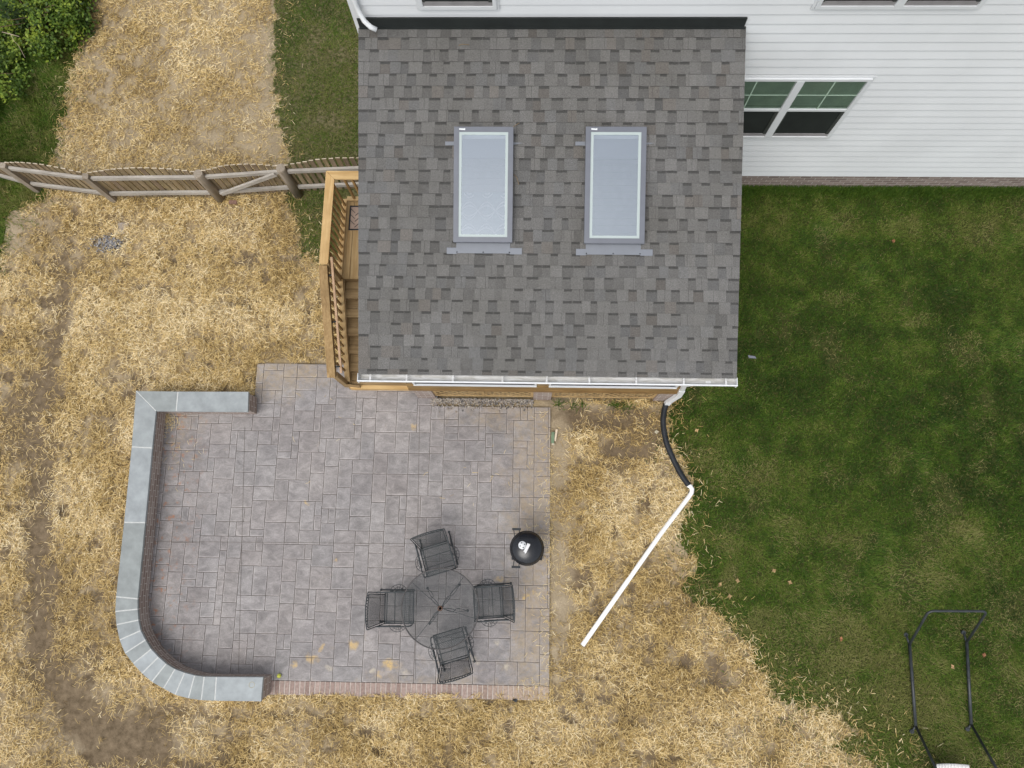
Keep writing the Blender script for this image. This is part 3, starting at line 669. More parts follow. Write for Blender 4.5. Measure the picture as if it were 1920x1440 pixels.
# brick soldier border
bm_ = MB(); B0 = G(504, 1298.5)[:2]; nb = 55
for k in range(nb):
    a = uv_w(UR * k / nb + .009, -.003); b = uv_w(UR * (k + 1) / nb - .006, -.003); depth = .222
    poly = [uv_w(UR * k / nb + .009, -depth), uv_w(UR * (k + 1) / nb - .006, -depth), b, a]
    t = rnd.random(); dirt = max(0, (k - 38) / 17) * .6; base_ = np.array((.27, .195, .165)) * (1 - t) + np.array((.38, .29, .25)) * t
    cc = base_ * (1 - dirt) + np.array((.42, .33, .22)) * dirt
    bm_.prism(poly, -.05, .036 + rnd.uniform(-.002, .002), 0, tuple(cc), bottom=False, inset=.004)
bm_.prism([uv_w(0, -.226), uv_w(UR, -.226), uv_w(UR, -.002), uv_w(0, -.002)], -.09, .029, 1, (1, 1, 1), bottom=False)
bo = bm_.build('brick_border', [M['brickflat'], plain('pale_joint', (.47, .42, .37, 1), .95, var=.15, scale=12)], po)
# saw cuts across the slab
def cut(pa, pb):
    scut = MB(); a = G(*pa, .034); b = G(*pb, .034); scut.beam((a[0], a[1], .0335), (b[0], b[1], .0335), .006, .003); scut.build('saw_cut', M['joint'], po)
cut((285, 1015), (1028, 1022)); cut((459, 800), (447, 1262)); cut((787, 762), (778, 1276))

# ------------------------------------------------------------------ SEAT WALL
base = np.mean(np.array([p for b in BODY for p in b]), 0)
wall = thing('seat_wall', 'low curved brick seat wall with blue-grey stone coping around the patio', 'wall', (base[0], base[1], 0))
wb = MB(); zt = ZC - .052
for side in (0, 1):
    acc = 0
    for k in range(len(BODY) - 1):
        a, b = BODY[k][side], BODY[k + 1][side]; L = math.hypot(b[0] - a[0], b[1] - a[1])
        n_ = max(1, int(L / .4)) if side == 9 else 1
        pts = [(*a, -.05), (*b, -.05), (*b, zt), (*a, zt)]; uvs = [(acc, -.05), (acc + L, -.05), (acc + L, zt), (acc, zt)]
        if side == 0: pts.reverse(); uvs.reverse()
        wb.face(pts, 0, uv=uvs); acc += L
for k, flip in ((0, 0), (-1, 1)):
    a, b = BODY[k]; L = math.hypot(b[0] - a[0], b[1] - a[1]); pts = [(*a, -.05), (*b, -.05), (*b, zt), (*a, zt)]; uvs = [(0, -.05), (L, -.05), (L, zt), (0, zt)]
    if flip: pts.reverse(); uvs.reverse()
    wb.face(pts, 0, uv=uvs)
for k in range(len(BODY) - 1): wb.face([(*BODY[k][0], zt), (*BODY[k][1], zt), (*BODY[k + 1][1], zt), (*BODY[k + 1][0], zt)], 0, uv=[(0, 0), (.1, 0), (.1, .01), (0, .01)])
wb.build('brick_core', M['brick'], wall)
mm = MB()
for k in range(1, len(STA) - 1):
    (o1, i1) = STA[k]; o1, i1 = inset_station(o1, i1, .004)
    d = np.array(i1) - np.array(o1); nrm = np.array([-d[1], d[0]]) / np.hypot(*d) * .016
    mm.prism(ccw([tuple(np.array(o1) - nrm), tuple(np.array(i1) - nrm), tuple(np.array(i1) + nrm), tuple(np.array(o1) + nrm)]), zt + .001, ZC - .003, 0)
mm.build('mortar_joint', M['mortar'], wall)
for k in range(len(STA) - 1):
    (o1, i1), (o2, i2) = STA[k], STA[k + 1]
    def sh(p, q, d): p = np.array(p); q = np.array(q); return tuple(p + (q - p) / np.hypot(*(q - p)) * d)
    g0 = 0 if k == 0 else .010; g1 = 0 if k == len(STA) - 2 else .010
    a, b, c_, d_ = sh(o1, o2, g0), sh(i1, i2, g0), sh(i2, i1, g1), sh(o2, o1, g1)
    t = rnd.random(); col = np.array((.292, .314, .306)) * (.90 + .18 * t) + np.array((.0, .0, .015)) * t
    if k >= 10 : col = col * 1.10
    s_ = MB(); s_.prism(ccw([a, b, c_, d_]), zt + .0005, ZC, 0, tuple(col), inset=.004); so_ = s_.build('capstone', M['cap'], wall)

# ------------------------------------------------------------------ HOUSE
HX0, HX1 = -2.372, 13.0; SZ0, SE = 0.4895, 0.17836
house = thing('house', 'white vinyl sided two-storey house with a brick foundation', 'house', (HX0, D, 0))
fb = MB(); fb.face([(HX0 + .02, D + .015, -.05), (HX1, D + .015, -.05), (HX1, D + .015, SZ0 + .02), (HX0 + .02, D + .015, SZ0 + .02)], 0, uv=[(0, 0), (HX1 - HX0, 0), (HX1 - HX0, SZ0 + .07), (0, SZ0 + .07)])
fb.face([(HX0 + .02, D + 9, -.05), (HX0 + .02, D + .015, -.05), (HX0 + .02, D + .015, SZ0 + .02), (HX0 + .02, D + 9, SZ0 + .02)], 0, uv=[(0, 0), (9, 0), (9, SZ0 + .07), (0, SZ0 + .07)])
fb.build('foundation', M['brickf'], house)
sb = MB(); ncr = 33
for k in range(ncr):
    z0 = SZ0 + k * SE; z1 = z0 + SE; lap = .017
    segs = [(HX0 + .09, HX1)]
    for a, b in segs:
        zm1 = z0 + SE * .30; zm2 = z0 + SE * .72
        sb.face([(a, D - .023, z0), (b, D - .023, z0), (b, D - .017, zm1), (a, D - .017, zm1)])
        sb.face([(a, D - .017, zm1), (b, D - .017, zm1), (b, D - .008, zm2), (a, D - .008, zm2)])
        sb.face([(a, D - .008, zm2), (b, D - .008, zm2), (b, D - .004, z1), (a, D - .004, z1)])
        sb.face([(a, D, z0), (b, D, z0), (b, D - .023, z0), (a, D - .023, z0)])
    sb.face([(HX0 - lap, D + 9, z0), (HX0 - lap, D + .02, z0), (HX0 - .002, D + .02, z1), (HX0 - .002, D + 9, z1)])
    sb.face([(HX0, D + 9, z0), (HX0, D + .02, z0), (HX0 - lap, D + .02, z0), (HX0 - lap, D + 9, z0)])
TOPZ = SZ0 + ncr * SE
sb.face([(HX0, D, SZ0), (HX0, D + 9, SZ0), (HX1, D + 9, SZ0), (HX1, D, SZ0)])
sb.build('siding', M['siding'], house)
ct = MB(); ct.box((HX0 - .03, D - .032, SZ0 - .01), (HX0 + .095, D + .03, TOPZ)); ct.build('corner_trim', M['white'], house)
st_ = MB(); st_.box((HX0 + .095, D - .024, SZ0 - .012), (HX1, D + .01, SZ0 - .0015)); st_.build('starter_strip', M['white'], house)
hr = MB()                                        # eaves and roof, above the picture
hr.box((HX0 - .35, D - .4, TOPZ), (HX1, D + 9.4, TOPZ + .18), 1)
zr = TOPZ + .182; hr.face([(HX0 - .4, D - .45, zr), (HX1, D - .45, zr), (HX1, D + 4.5, zr + 2.0), (HX0 - .4, D + 4.5, zr + 2.0)], 0, (.14, .135, .13))
hr.face([(HX1, D + 9.45, zr), (HX0 - .4, D + 9.45, zr), (HX0 - .4, D + 4.5, zr + 2.0), (HX1, D + 4.5, zr + 2.0)], 0, (.14, .135, .13))
hr.face([(HX0 - .38, D + 9.4, zr), (HX0 - .38, D - .4, zr), (HX0 - .38, D + 4.5, zr + 1.98)], 1)
hr.build('roof', [M['shingle'], M['white']], house)

def window(x0, x1, z0, z1, kind, label=None, mull=None):
    f = MB(); w = .05; yf = D - .062; Y1 = D + .01
    f.box((x0 - w, yf, z0 - w), (x1 + w, Y1, z0)); f.box((x0 - w, yf, z1), (x1 + w, Y1, z1 + w))
    f.box((x0 - w, yf, z0), (x0, Y1, z1)); f.box((x1, yf, z0), (x1 + w, Y1, z1))
    # outer J-trim
    f.box((x0 - w - .035, D - .036, z0 - w - .03), (x1 + w + .035, D - .0185, z0 - w)); f.box((x0 - w - .035, D - .036, z1 + w), (x1 + w + .035, D - .0185, z1 + w + .04))
    f.box((x0 - w - .035, D - .036, z0 - w), (x0 - w, D - .0185, z1 + w)); f.box((x1 + w, D - .036, z0 - w), (x1 + w + .035, D - .0185, z1 + w))
    bays = [(x0, x1)] if mull is None else [(x0, mull[0]), (mull[1], x1)]
    if mull: f.box((mull[0], yf - .004, z0), (mull[1], Y1, z1))
    zm = z0 + (z1 - z0) * .50
    wo = f.build('window', M['white'], house)
    for a, b in bays:
        s = MB()
        s.box((a, D - .052, zm - .028), (b, D - .030, zm + .028)); s.build('meeting_rail', M['white'], wo)
        u_ = MB(); u_.face([(a, D - .036, zm + .028), (b, D - .036, zm + .028), (b, D - .036, z1), (a, D - .036, z1)]); u_.build('upper_pane', M['winglass'], wo)
        bl = MB()
        nb_ = 22; 
        for q in range(nb_):
            zz = zm + .10 + (z1 - zm - .10) * q / nb_; c_ = (.42, .52, .44)
            bl.face([(a, D - .0305, zz), (b, D - .0305, zz), (b, D - .0325, zz + (z1 - zm - .10) / nb_), (a, D - .0325, zz + (z1 - zm - .10) / nb_)], 0, c_)
        bl.face([(a, D - .0300, zm + .028), (b, D - .0300, zm + .028), (b, D - .0300, zm + .10), (a, D - .0300, zm + .10)], 0, (.20, .26, .21))
        bl.face([(a, D - .0310, zm + .045), (b, D - .0310, zm + .045), (b, D - .0310, zm + .075), (a, D - .0310, zm + .075)], 0, (.46, .56, .48))
        bl.build('blind', M['cap'], wo)
        mu_ = MB(); c2 = (a + b) / 2; zc = (zm + z1) / 2 + .01
        mu_.box((c2 - .009, D - .044, zm + .028), (c2 + .009, D - .038, z1)); mu_.box((a, D - .043, zc - .009), (b, D - .039, zc + .009)); mu_.build('muntin', plain('pale_green_muntin', (.42, .55, .44, 1), .5), wo)
        sc_ = MB(); sc_.box((a + .03, D - .036, z0 + .07), (b - .05, D - .031, zm - .028)); sc_.build('insect_screen', M['screen'], wo)
        fr = MB(); fr.box((a, D - .046, z0), (b, D - .030, z0 + .07)); fr.build('lower_sash', M['sash_grey'], wo)
        
        for fa_, fb_ in ((b - .05, b), (a, a + .03)):
            fr = MB(); fr.box((fa_, D - .050, z0 + .07), (fb_, D - .030, zm - .028)); fr.build('screen_frame', M['sframe'], wo)
    return wo
window(2.72, 4.90, 1.90, 3.41, 'd', mull=(3.868, 3.985))
z2 = 4.935
window(-1.44, -.545, z2 + .02, z2 + 1.35, 's'); window(3.60, 5.55, z2 + .02, z2 + 1.35, 'd', mull=(4.52, 4.63))
# downspout of the upper gutter ending on the porch roof
dso = MB(); xx = HX0 + .10
path = [(xx - .02, D - .07, 6.2), (xx - .02, D - .07, 5.02), (xx, D - .09, 4.90), (xx + .05, D - .15, 4.81), (xx + .12, D - .19, 4.75), (xx + .19, D - .20, 4.71)]
for k in range(len(path) - 1): pass
dso.tube(path, .034, 8, caps=True)
dz = dso.build('downspout', M['siding'], house)
hd = MB(); hd.tube([(xx + .24, D - .23, 4.71), (xx + .235, D - .23, 4.711)], .041, 8); 
# ------------------------------------------------------------------ PORCH
PX0, PX1, PY0 = -2.07, 2.53, 2.40; DZ = 1.10
RY0, RZ0, RX0, RX1 = 2.118, 3.36, -2.372, 2.795   # eave line
RTY, RTZ = 6.63, 4.535
SLm = (RTZ - RZ0) / (RTY - RY0); SLL = math.hypot(RTY - RY0, RTZ - RZ0); dirv = np.array([0, (RY0 - RTY), (RZ0 - RTZ)]) / SLL; nrmv = np.array([0, -dirv[2], dirv[1]]); nrmv = nrmv if nrmv[2] > 0 else -nrmv
def RP(x, s, w=0.0):                             # roof coordinates: x, distance down the slope from the house, height above it
    p = np.array([x, RTY, RTZ]) + dirv * s + nrmv * w; return (float(p[0]), float(p[1]), float(p[2]))
def roof_hit(px, py, w):
    d = ray(px, py); p0 = np.array([0, RTY, RTZ]) + nrmv * w; t = ((p0 - CC) @ nrmv) / (d @ nrmv); p = CC + d * t
    return float(p[0]), float((p - p0) @ dirv)
porch = thing('porch', 'wooden screened porch with a grey shingled shed roof', 'porch', ((PX0 + PX1) / 2, PY0, 0))
SKY = []
for (xa, ya, xb, yb) in ((850.5, 237.5, 961.5, 454), (1097, 237.5, 1210.5, 456.5)):
    a = roof_hit(xa, ya, .13); b = roof_hit(xb, yb, .13); c_ = roof_hit(xa, yb, .13); d_ = roof_hit(xb, ya, .13)
    SKY.append(((a[0] + c_[0]) / 2, (b[0] + d_[0]) / 2, (a[1] + d_[1]) / 2, (b[1] + c_[1]) / 2))
holes = [(x0 + .06, x1 - .06, s0 + .06, s1 - .06) for x0, x1, s0, s1 in SKY]
def sub_rects(x0, x1, s0, s1):
    out = [(x0, x1, s0, s1)]
    for hx0, hx1, h0, h1 in holes:
        nw = []
        for a, b, c, d in out:
            if b <= hx0 or a >= hx1 or d <= h0 or c >= h1: nw.append((a, b, c, d)); continue
            if c < h0: nw.append((a, b, c, h0))
            if d > h1: nw.append((a, b, h1, d))
            c2, d2 = max(c, h0), min(d, h1)
            if a < hx0: nw.append((a, hx0, c2, d2))
            if b > hx1: nw.append((hx1, b, c2, d2))
        out = nw
    return out
EXPO = .1590; NR = int(math.ceil(SLL / EXPO)); rs = MB(); rr = random.Random(3)
def shcol():
    t = rr.random(); b = (.140, .137, .130) if t < .80 else ((.131, .130, .126) if t < .93 else (.138, .129, .118))
    k = rr.gauss(1, .045); return tuple(x * k for x in b)
def rface(x0, x1, s0, s1, w0, w1, c):
    for a, b, c0, c1 in sub_rects(x0, x1, s0, s1):
        f0 = (c0 - s0) / (s1 - s0); f1 = (c1 - s0) / (s1 - s0); wa = w0 + (w1 - w0) * f0; wb_ = w0 + (w1 - w0) * f1
        rs.face([RP(a, c0, wa), RP(a, c1, wb_), RP(b, c1, wb_), RP(b, c0, wa)], 0, c)
OFF = -.012
for r in range(NR):
    s0 = OFF + r * EXPO; s1 = min(s0 + EXPO, SLL + .01); s0 = max(s0, 0)
    if s1 - s0 < .02: continue
    x = RX0; raised = rr.random() < .5
    while x < RX1:
        w = rr.uniform(.115, .185) if raised else rr.uniform(.09, .165)
        x2 = min(x + w, RX1)
        if RX1 - x2 < .04: x2 = RX1
        c = shcol()
        if raised:
            h = .011
            j = rr.uniform(-.007, .007)
            rface(x, x2, s0, s1, .002, h + .003, c)
            for a, b, c0, c1 in sub_rects(x, x2, s1 - .002, s1):
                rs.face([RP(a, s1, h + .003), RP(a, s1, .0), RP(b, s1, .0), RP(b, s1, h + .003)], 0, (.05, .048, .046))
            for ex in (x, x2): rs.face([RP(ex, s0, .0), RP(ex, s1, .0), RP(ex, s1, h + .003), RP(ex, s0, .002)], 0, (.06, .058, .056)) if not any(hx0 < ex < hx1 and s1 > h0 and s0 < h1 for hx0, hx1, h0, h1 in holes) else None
            if rr.random() < .28:                # vertical seam between two laminated pieces
                xs = rr.uniform(x + .03, x2 - .02); rface(xs, xs + .004, s0 + .002, s1 - .002, .0045, h + .0045, (.07, .067, .064))
        else:
            kk = rr.choice((.78, .83, .90)) * rr.uniform(.97, 1.03); c = tuple(v * kk for v in c)
            rface(x, x2, s0, s1, .001, .006, c)
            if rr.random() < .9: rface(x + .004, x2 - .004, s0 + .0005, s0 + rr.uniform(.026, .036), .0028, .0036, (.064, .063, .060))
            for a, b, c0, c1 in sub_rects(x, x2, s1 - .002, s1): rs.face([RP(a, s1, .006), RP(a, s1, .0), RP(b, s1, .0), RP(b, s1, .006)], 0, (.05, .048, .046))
        x = x2; raised = not raised if rr.random() < .88 else raised
# thickness under the shingles
for a, b, c0, c1 in sub_rects(RX0 + .01, RX1 - .01, 0, SLL - .01):
    rs.face([RP(a, c0, -.02), RP(b, c0, -.02), RP(b, c1, -.02), RP(a, c1, -.02)], 1)
for x_ in (RX0 + .012, RX1 - .012): rs.face([RP(x_, 0, .0), RP(x_, SLL, .0), RP(x_, SLL, -.16), RP(x_, 0, -.16)], 1)
ro = rs.build('roof', [M['shingle'], M['white']], porch)
fl = MB(); fl.box((RX0 + .02, D - .045, RTZ - .01), (RX1 - .035, D - .020, RTZ + .185)); fl.box((RX0 + .02, D - .055, RTZ - .005), (RX1 - .01, D - .045, RTZ + .02)); fl.build('wall_flashing', M['flash'], porch)
# gutter
gu = MB(); GY1 = RY0 + .005; GW = .098; gz = RZ0 - .02; gx0, gx1 = RX0 - .012, RX1 + .012
prof = [(GY1, gz + .01), (GY1, gz - .10), (GY1 - GW + .03, gz - .10), (GY1 - GW, gz - .03), (GY1 - GW, gz + .005), (GY1 - GW - .004, gz + .012), (GY1 - GW - .018, gz + .012), (GY1 - GW - .018, gz - .03), (GY1 - GW + .012, gz - .112), (GY1 + .004, gz - .112)]
inner = {0, 1, 2}
for k in range(len(prof) - 1):
    (ya, za), (yb, zb) = prof[k], prof[k + 1]; gu.face([(gx0, ya, za), (gx0, yb, zb), (gx1, yb, zb), (gx1, ya, za)], 1 if k in inner else 0)
for x_ in (gx0, gx1): gu.box((x_ - .003, GY1 - GW - .02, gz - .11), (x_ + .003, GY1, gz + .008))
gut = gu.build('gutter', [M['gutter'], M['gutter_in']], porch)
for px in (694, 762, 849, 942, 1025, 1105, 1193, 1282, 1361):
    X = G(px, 714, gz)[0]; h = MB(); h.box((X - .012, GY1 - GW - .016, gz - .008), (X + .012, GY1, gz + .006)); h.build('hanger', M['gutter_in'], gut)
fa = MB(); fa.box((RX0 + .02, RY0 + .012, RZ0 - .17), (RX1 - .02, RY0 + .035, RZ0 - .022)); fa.build('fascia', M['white'], porch)
# skylights
for (x0, x1, s0, s1) in SKY:
    xc = (x0 + x1) / 2; sk = thing('skylight', 'x', 'skylight', RP(xc, (s0 + s1) / 2))
    H0, H1 = .02, .13
    def rbox(mb, a, b, c, d, w0, w1, mi=0):
        P_ = [RP(a, c, w0), RP(b, c, w0), RP(b, d, w0), RP(a, d, w0), RP(a, c, w1), RP(b, c, w1), RP(b, d, w1), RP(a, d, w1)]
        for f in ((0, 1, 2, 3), (7, 6, 5, 4), (4, 5, 1, 0), (5, 6, 2, 1), (6, 7, 3, 2), (7, 4, 0, 3)): mb.face([P_[i] for i in f], mi)
    fr = MB(); t = .068
    for a, b, c, d in ((x0, x1, s0, s0 + t), (x0, x1, s1 - t, s1), (x0, x0 + t, s0 + t, s1 - t), (x1 - t, x1, s0 + t, s1 - t)): rbox(fr, a, b, c, d, .05, H1)
    fr.build('frame', M['clad'], sk, bevel=.012)
    cb = MB(); i_ = .022
    for a, b, c, d in ((x0 + i_, x1 - i_, s0 + i_, s0 + .055), (x0 + i_, x1 - i_, s1 - .055, s1 - i_), (x0 + i_, x0 + .055, s0 + .055, s1 - .055), (x1 - .055, x1 - i_, s0 + .055, s1 - .055)): rbox(cb, a, b, c, d, -.01, .0495)
    cb.build('curb', M['leadgrey'], sk)
    sp = MB(); q = .036; x0i, x1i, s0i, s1i = x0 + t, x1 - t, s0 + t, s1 - t
    for a, b, c, d in ((x0i, x1i, s0i, s0i + q), (x0i, x1i, s1i - q, s1i), (x0i, x0i + q, s0i + q, s1i - q), (x1i - q, x1i, s0i + q, s1i - q)): rbox(sp, a, b, c, d, .085, .122)
    sp.build('spacer_bar', M['spacer'], sk)
    gl_ = MB(); gl_.face([RP(x0i + q, s0i + q, .112), RP(x0i + q, s1i - q, .112), RP(x1i - q, s1i - q, .112), RP(x1i - q, s0i + q, .112)]); gl_.build('glass_pane', M['skyglass'], sk)
    ap = MB(); rbox(ap, x0 + .03, x1 - .03, s1 - .05, s1 + .135, .016, .021); rbox(ap, x0 - .10, x0 + .035, s1 + .06, s1 + .145, .014, .0185); rbox(ap, x1 - .035, x1 + .13, s1 + .06, s1 + .145, .014, .0185)
    ap.build('apron_flashing', M['leadgrey'], sk)
    for fx in (.05, .5, .95): bo_ = MB(); bo_.ball(RP(x0 + (x1 - x0) * fx, s1 + .12, .022), .009, 8); bo_.build('screw', M['blackp'], sk)
    sf = MB(); rbox(sf, x0 - .13, x0 + .01, s0 + .165, s0 + .215, .015, .019); sf.build('step_flashing', M['leadgrey'], sk); sf = MB(); P_ = [RP(x1 - .01, s0 + .17, .016), RP(x1 + .13, s0 + .18, .016), RP(x1 - .01, s0 + .205, .016)]; sf.face(list(reversed(P_)))
    sf.build('step_flashing', M['leadgrey'], sk)
    lb = MB(); a_ = RP(x0 + .07, s0 + .035, .1325); lb.face([RP(x0 + .07, s0 + .022, .1335), RP(x0 + .07, s0 + .042, .1335), RP(x0 + .15, s0 + .046, .1335), RP(x0 + .15, s0 + .020, .1335), RP(x0 + .125, s0 + .026, .1335)]); lb.build('sticker', M['white'], sk)
    # light shaft below the glass
    sh_ = MB()
    def rq(a, b, c, d): sh_.face([a, b, c, d])
    hx0, hx1, h0, h1 = x0 + .06, x1 - .06, s0 + .06, s1 - .06
    for (xa, sa), (xb, sb_) in (((hx0, h0), (hx1, h0)), ((hx1, h0), (hx1, h1)), ((hx1, h1), (hx0, h1)), ((hx0, h1), (hx0, h0))): rq(RP(xa, sa, .05), RP(xb, sb_, .05), RP(xb, sb_, -.22), RP(xa, sa, -.22))
    sh_.build('light_shaft', M['room'], sk)
    SKY_L = 'skylight on the left, showing a rug with curved bands through its glass' if xc < .2 else 'skylight on the right, with plain pale glass over the porch room'
    sk['label'] = SKY_L; sk['group'] = 'skylights in the porch roof'
# porch room inside: ceiling, floor, back wall
rm = MB()
for a, b, c0, c1 in sub_rects(PX0 + .05, PX1 - .05, .03, SLL - .35): rm.face([RP(a, c0, -.22), RP(b, c0, -.22), RP(b, c1, -.22), RP(a, c1, -.22)])
rm.build('ceiling', M['room'], porch)
fm = MB(); nb = 33
for k in range(nb):
    y0 = PY0 + .02 + (D - .06 - PY0) * k / nb; y1 = PY0 + .02 + (D - .06 - PY0) * (k + 1) / nb - .006
    fm.box((PX0 + .01, y0, DZ - .03), (PX1 - .01, y1, DZ), 0, tuple([rr.uniform(.85, 1.1)] * 3))
fm.build('porch_floor', plain('grey_painted_boards', (.42, .42, .41, 1), .6, var=.08), porch)
sub = MB(); sub.box((PX0 + .01, PY0 + .05, DZ - .06), (PX1 - .01, D - .05, DZ - .035)); sub.build('subfloor', M['foundation'], porch)
# front and side walls: header, posts, glazed bays, sill, rim joist
hdr = MB(); hdr.box((PX0, PY0 + .01, 2.98), (PX1, PY0 + .12, 3.30)); hdr.box((PX0, PY0 + .12, 2.98), (PX0 + .11, D - .05, 3.30)); hdr.box((PX1 - .11, PY0 + .12, 2.98), (PX1, D - .05, 3.30)); hdr.build('header_beam', M['white'], porch)
for xa, xb in ((PX0, PX0 + .13), (.10, .30), (PX1 - .13, PX1)):
    q = MB(); q.box((xa, PY0, DZ + .16), (xb, PY0 + .13, 2.98)); q.build('post', M['trz'], porch)
for X_ in (PX0, PX1 - .11):
    for Y_ in (4.4, 6.45):
        q = MB(); q.box((X_, Y_, DZ), (X_ + .11, Y_ + .11, 2.98)); q.build('post', M['trz'], porch)
for xa, xb in ((PX0 + .13, .10), (.30, PX1 - .13)):
    q = MB(); w = .035; za, zb = 1.300, 2.98; yy = PY0 - .012
    q.box((xa, yy - .020, za), (xb, yy + .012, za + .026)); q.box((xa, yy, zb - w), (xb, yy + .05, zb)); q.box((xa, yy - .01, za + .026), (xa + w, yy + .05, zb - w)); q.box((xb - w, yy - .01, za + .026), (xb, yy + .05, zb - w)); q.box((xa + w, yy, 2.1), (xb - w, yy + .03, 2.14))
    wf = q.build('porch_window', M['white'], porch)
    p_ = MB(); p_.face([(xa + w, yy + .014, za + .026), (xb - w, yy + .014, za + .026), (xb - w, yy + .014, zb - w), (xa + w, yy + .014, zb - w)]); p_.build('pane', M['porchglass'], wf)
for X_ in (PX0 + .05, PX1 - .05):
    for ya, yb in ((PY0 + .14, 4.4), (4.51, 6.45)):
        q = MB(); q.box((X_ - .025, ya, 1.25), (X_ + .025, yb, 1.30)); q.box((X_ - .025, ya, 2.93), (X_ + .025, yb, 2.98)); q.box((X_ - .025, ya, 1.30), (X_ + .025, ya + .04, 2.93)); q.box((X_ - .025, yb - .04, 1.30), (X_ + .025, yb, 2.93))
        wf = q.build('porch_window', M['white'], porch)
        p_ = MB(); p_.face([(X_, ya + .04, 1.30), (X_, yb - .04, 1.30), (X_, yb - .04, 2.93), (X_, ya + .04, 2.93)]); p_.build('pane', M['porchglass'], wf)
        k = MB(); k.box((X_ - .02, ya, DZ), (X_ + .02, yb, 1.25)); k.build('knee_wall', M['try'], porch)
rj = MB(); rj.box((PX0 - .005, PY0 - .022, 1.02), (PX1 + .005, PY0 + .03, 1.255), 0, (.95, .88, .72)); rj.box((PX0 - .015, PY0 - .03, .86), (PX1 + .01, PY0 + .03, 1.015), 0, (.9, .8, .62)); 
rj.box((PX0 - .015, PY0 + .032, .86), (PX0 + .03, D - .05, 1.1)); rj.box((PX1 - .03, PY0 + .032, .86), (PX1 + .012, D - .05, 1.1))
rj.build('rim_joist', M['trx'], porch)
# brick piers
PIER = [(-2.055, -1.735), (.053, .375), (2.225, 2.545)]
for xa, xb in PIER:
    q = MB(); L = xb - xa; ya, yb = PY0, PY0 + .32; z = .858
    for (p, r_) in (((xa, ya), (xb, ya)), ((xb, ya), (xb, yb)), ((xb, yb), (xa, yb)), ((xa, yb), (xa, ya))):
        q.face([(*p, -.03), (*r_, -.03), (*r_, z), (*p, z)], 0, uv=[(0.04, -.03), (L + .04, -.03), (L + .04, z), (.04, z)])
    q.build('brick_pier', M['brick'], porch)
# lattice panels: diagonal slats inside a frame
for xa, xb in ((PIER[0][1], PIER[1][0]), (PIER[1][1], PIER[2][0])):
    fz0, fz1 = .10, .858; q = MB(); y_ = PY0 + .03
    fd = .014
    q.box((xa + .001, y_, fz0), (xb - .001, y_ + fd, fz0 + .05)); q.box((xa + .001, y_, fz1 - .02), (xb - .001, y_ + fd, fz1 - .003)); q.box((xa + .001, y_, fz0 + .05), (xa + .05, y_ + fd, fz1 - .02)); q.box((xb - .05, y_, fz0 + .05), (xb - .001, y_ + fd, fz1 - .02)); xm = (xa + xb) / 2; q.box((xm - .02, y_ - .002, fz0 + .05), (xm + .02, y_ + fd - .002, fz1 - .02))
    lf = q.build('lattice_frame', M['newx'], porch)
    s = MB(); H = fz1 - fz0; sp_ = .150; k = -H
    while k < (xb - xa):
        for dirn, yo in ((1, .004), (-1, .0085)):
            a0, a1 = k, k + H
            z_a, z_b = (fz0, fz1) if dirn > 0 else (fz1, fz0)
            t0 = max(0, (0 - a0) / H); t1 = min(1, ((xb - xa) - a0) / H)
            if t1 > t0 + .02: s.beam((xa + a0 + H * t0, y_ + yo, z_a + (z_b - z_a) * t0), (xa + a0 + H * t1, y_ + yo, z_a + (z_b - z_a) * t1), .004, .025, 0, tuple([rr.uniform(.85, 1.1)] * 3), up=(0, 0, 1))
        k += sp_
    s.build('lattice_slats', M['newx'], lf)
for X_ in (PX0 + .04, PX1 - .04):
    q = MB(); q.box((X_ - .012, PY0 + .33, .02), (X_ + .012, D - .05, .855), 0, (.8, .75, .65)); q.build('light_block_skirt', M['try'], porch)  # unseen solid sides, added to keep light out behind the lattice
# room furniture glimpsed through the glass
rug = MB(); rx0, rx1, ry0, ry1 = -1.75, -.25, 4.55, 5.95
rug.box((rx0, ry0, DZ + .001), (rx1, ry1, DZ + .012), 0, (.30, .36, .36))
rug.build('rug', attr_mat('rug_wool', .95, 20, .9, 1.1), None)
rugo = bpy.data.objects['rug']
tag(rugo, 'grey patterned rug inside the porch under the left skylight', 'rug')
rp_ = MB()
for row in range(-1, 4):
    for sg in (1, -1):
        for w_ in (0, .07):
            pts = []
            for k in range(33):
                xk = rx0 + (rx1 - rx0) * k / 32; yk = ry0 + .2 + row * .42 + sg * (.17 - w_) * math.cos((xk - rx0) * 2 * math.pi / .62)
                pts.append((xk, yk))
            for a, b in zip(pts, pts[1:]):
                if ry0 + .02 < min(a[1], b[1]) and max(a[1], b[1]) < ry1 - .02: rp_.face([(a[0], a[1] - .016, DZ + .014 + .0005 * (sg > 0) + .0003 * (w_ > 0)), (b[0], b[1] - .016, DZ + .014 + .0005 * (sg > 0) + .0003 * (w_ > 0)), (b[0], b[1] + .016, DZ + .014 + .0005 * (sg > 0) + .0003 * (w_ > 0)), (a[0], a[1] + .016, DZ + .014 + .0005 * (sg > 0) + .0003 * (w_ > 0))], 0, (.66, .67, .66))
rp_.face([(rx0 + .03, ry0 + .03, DZ + .0125), (rx1 - .03, ry0 + .03, DZ + .0125), (rx1 - .03, ry1 - .03, DZ + .0125), (rx0 + .03, ry1 - .03, DZ + .0125)], 0, (.34, .41, .41)); rp_.build('woven_bands', M['cap'], rugo)

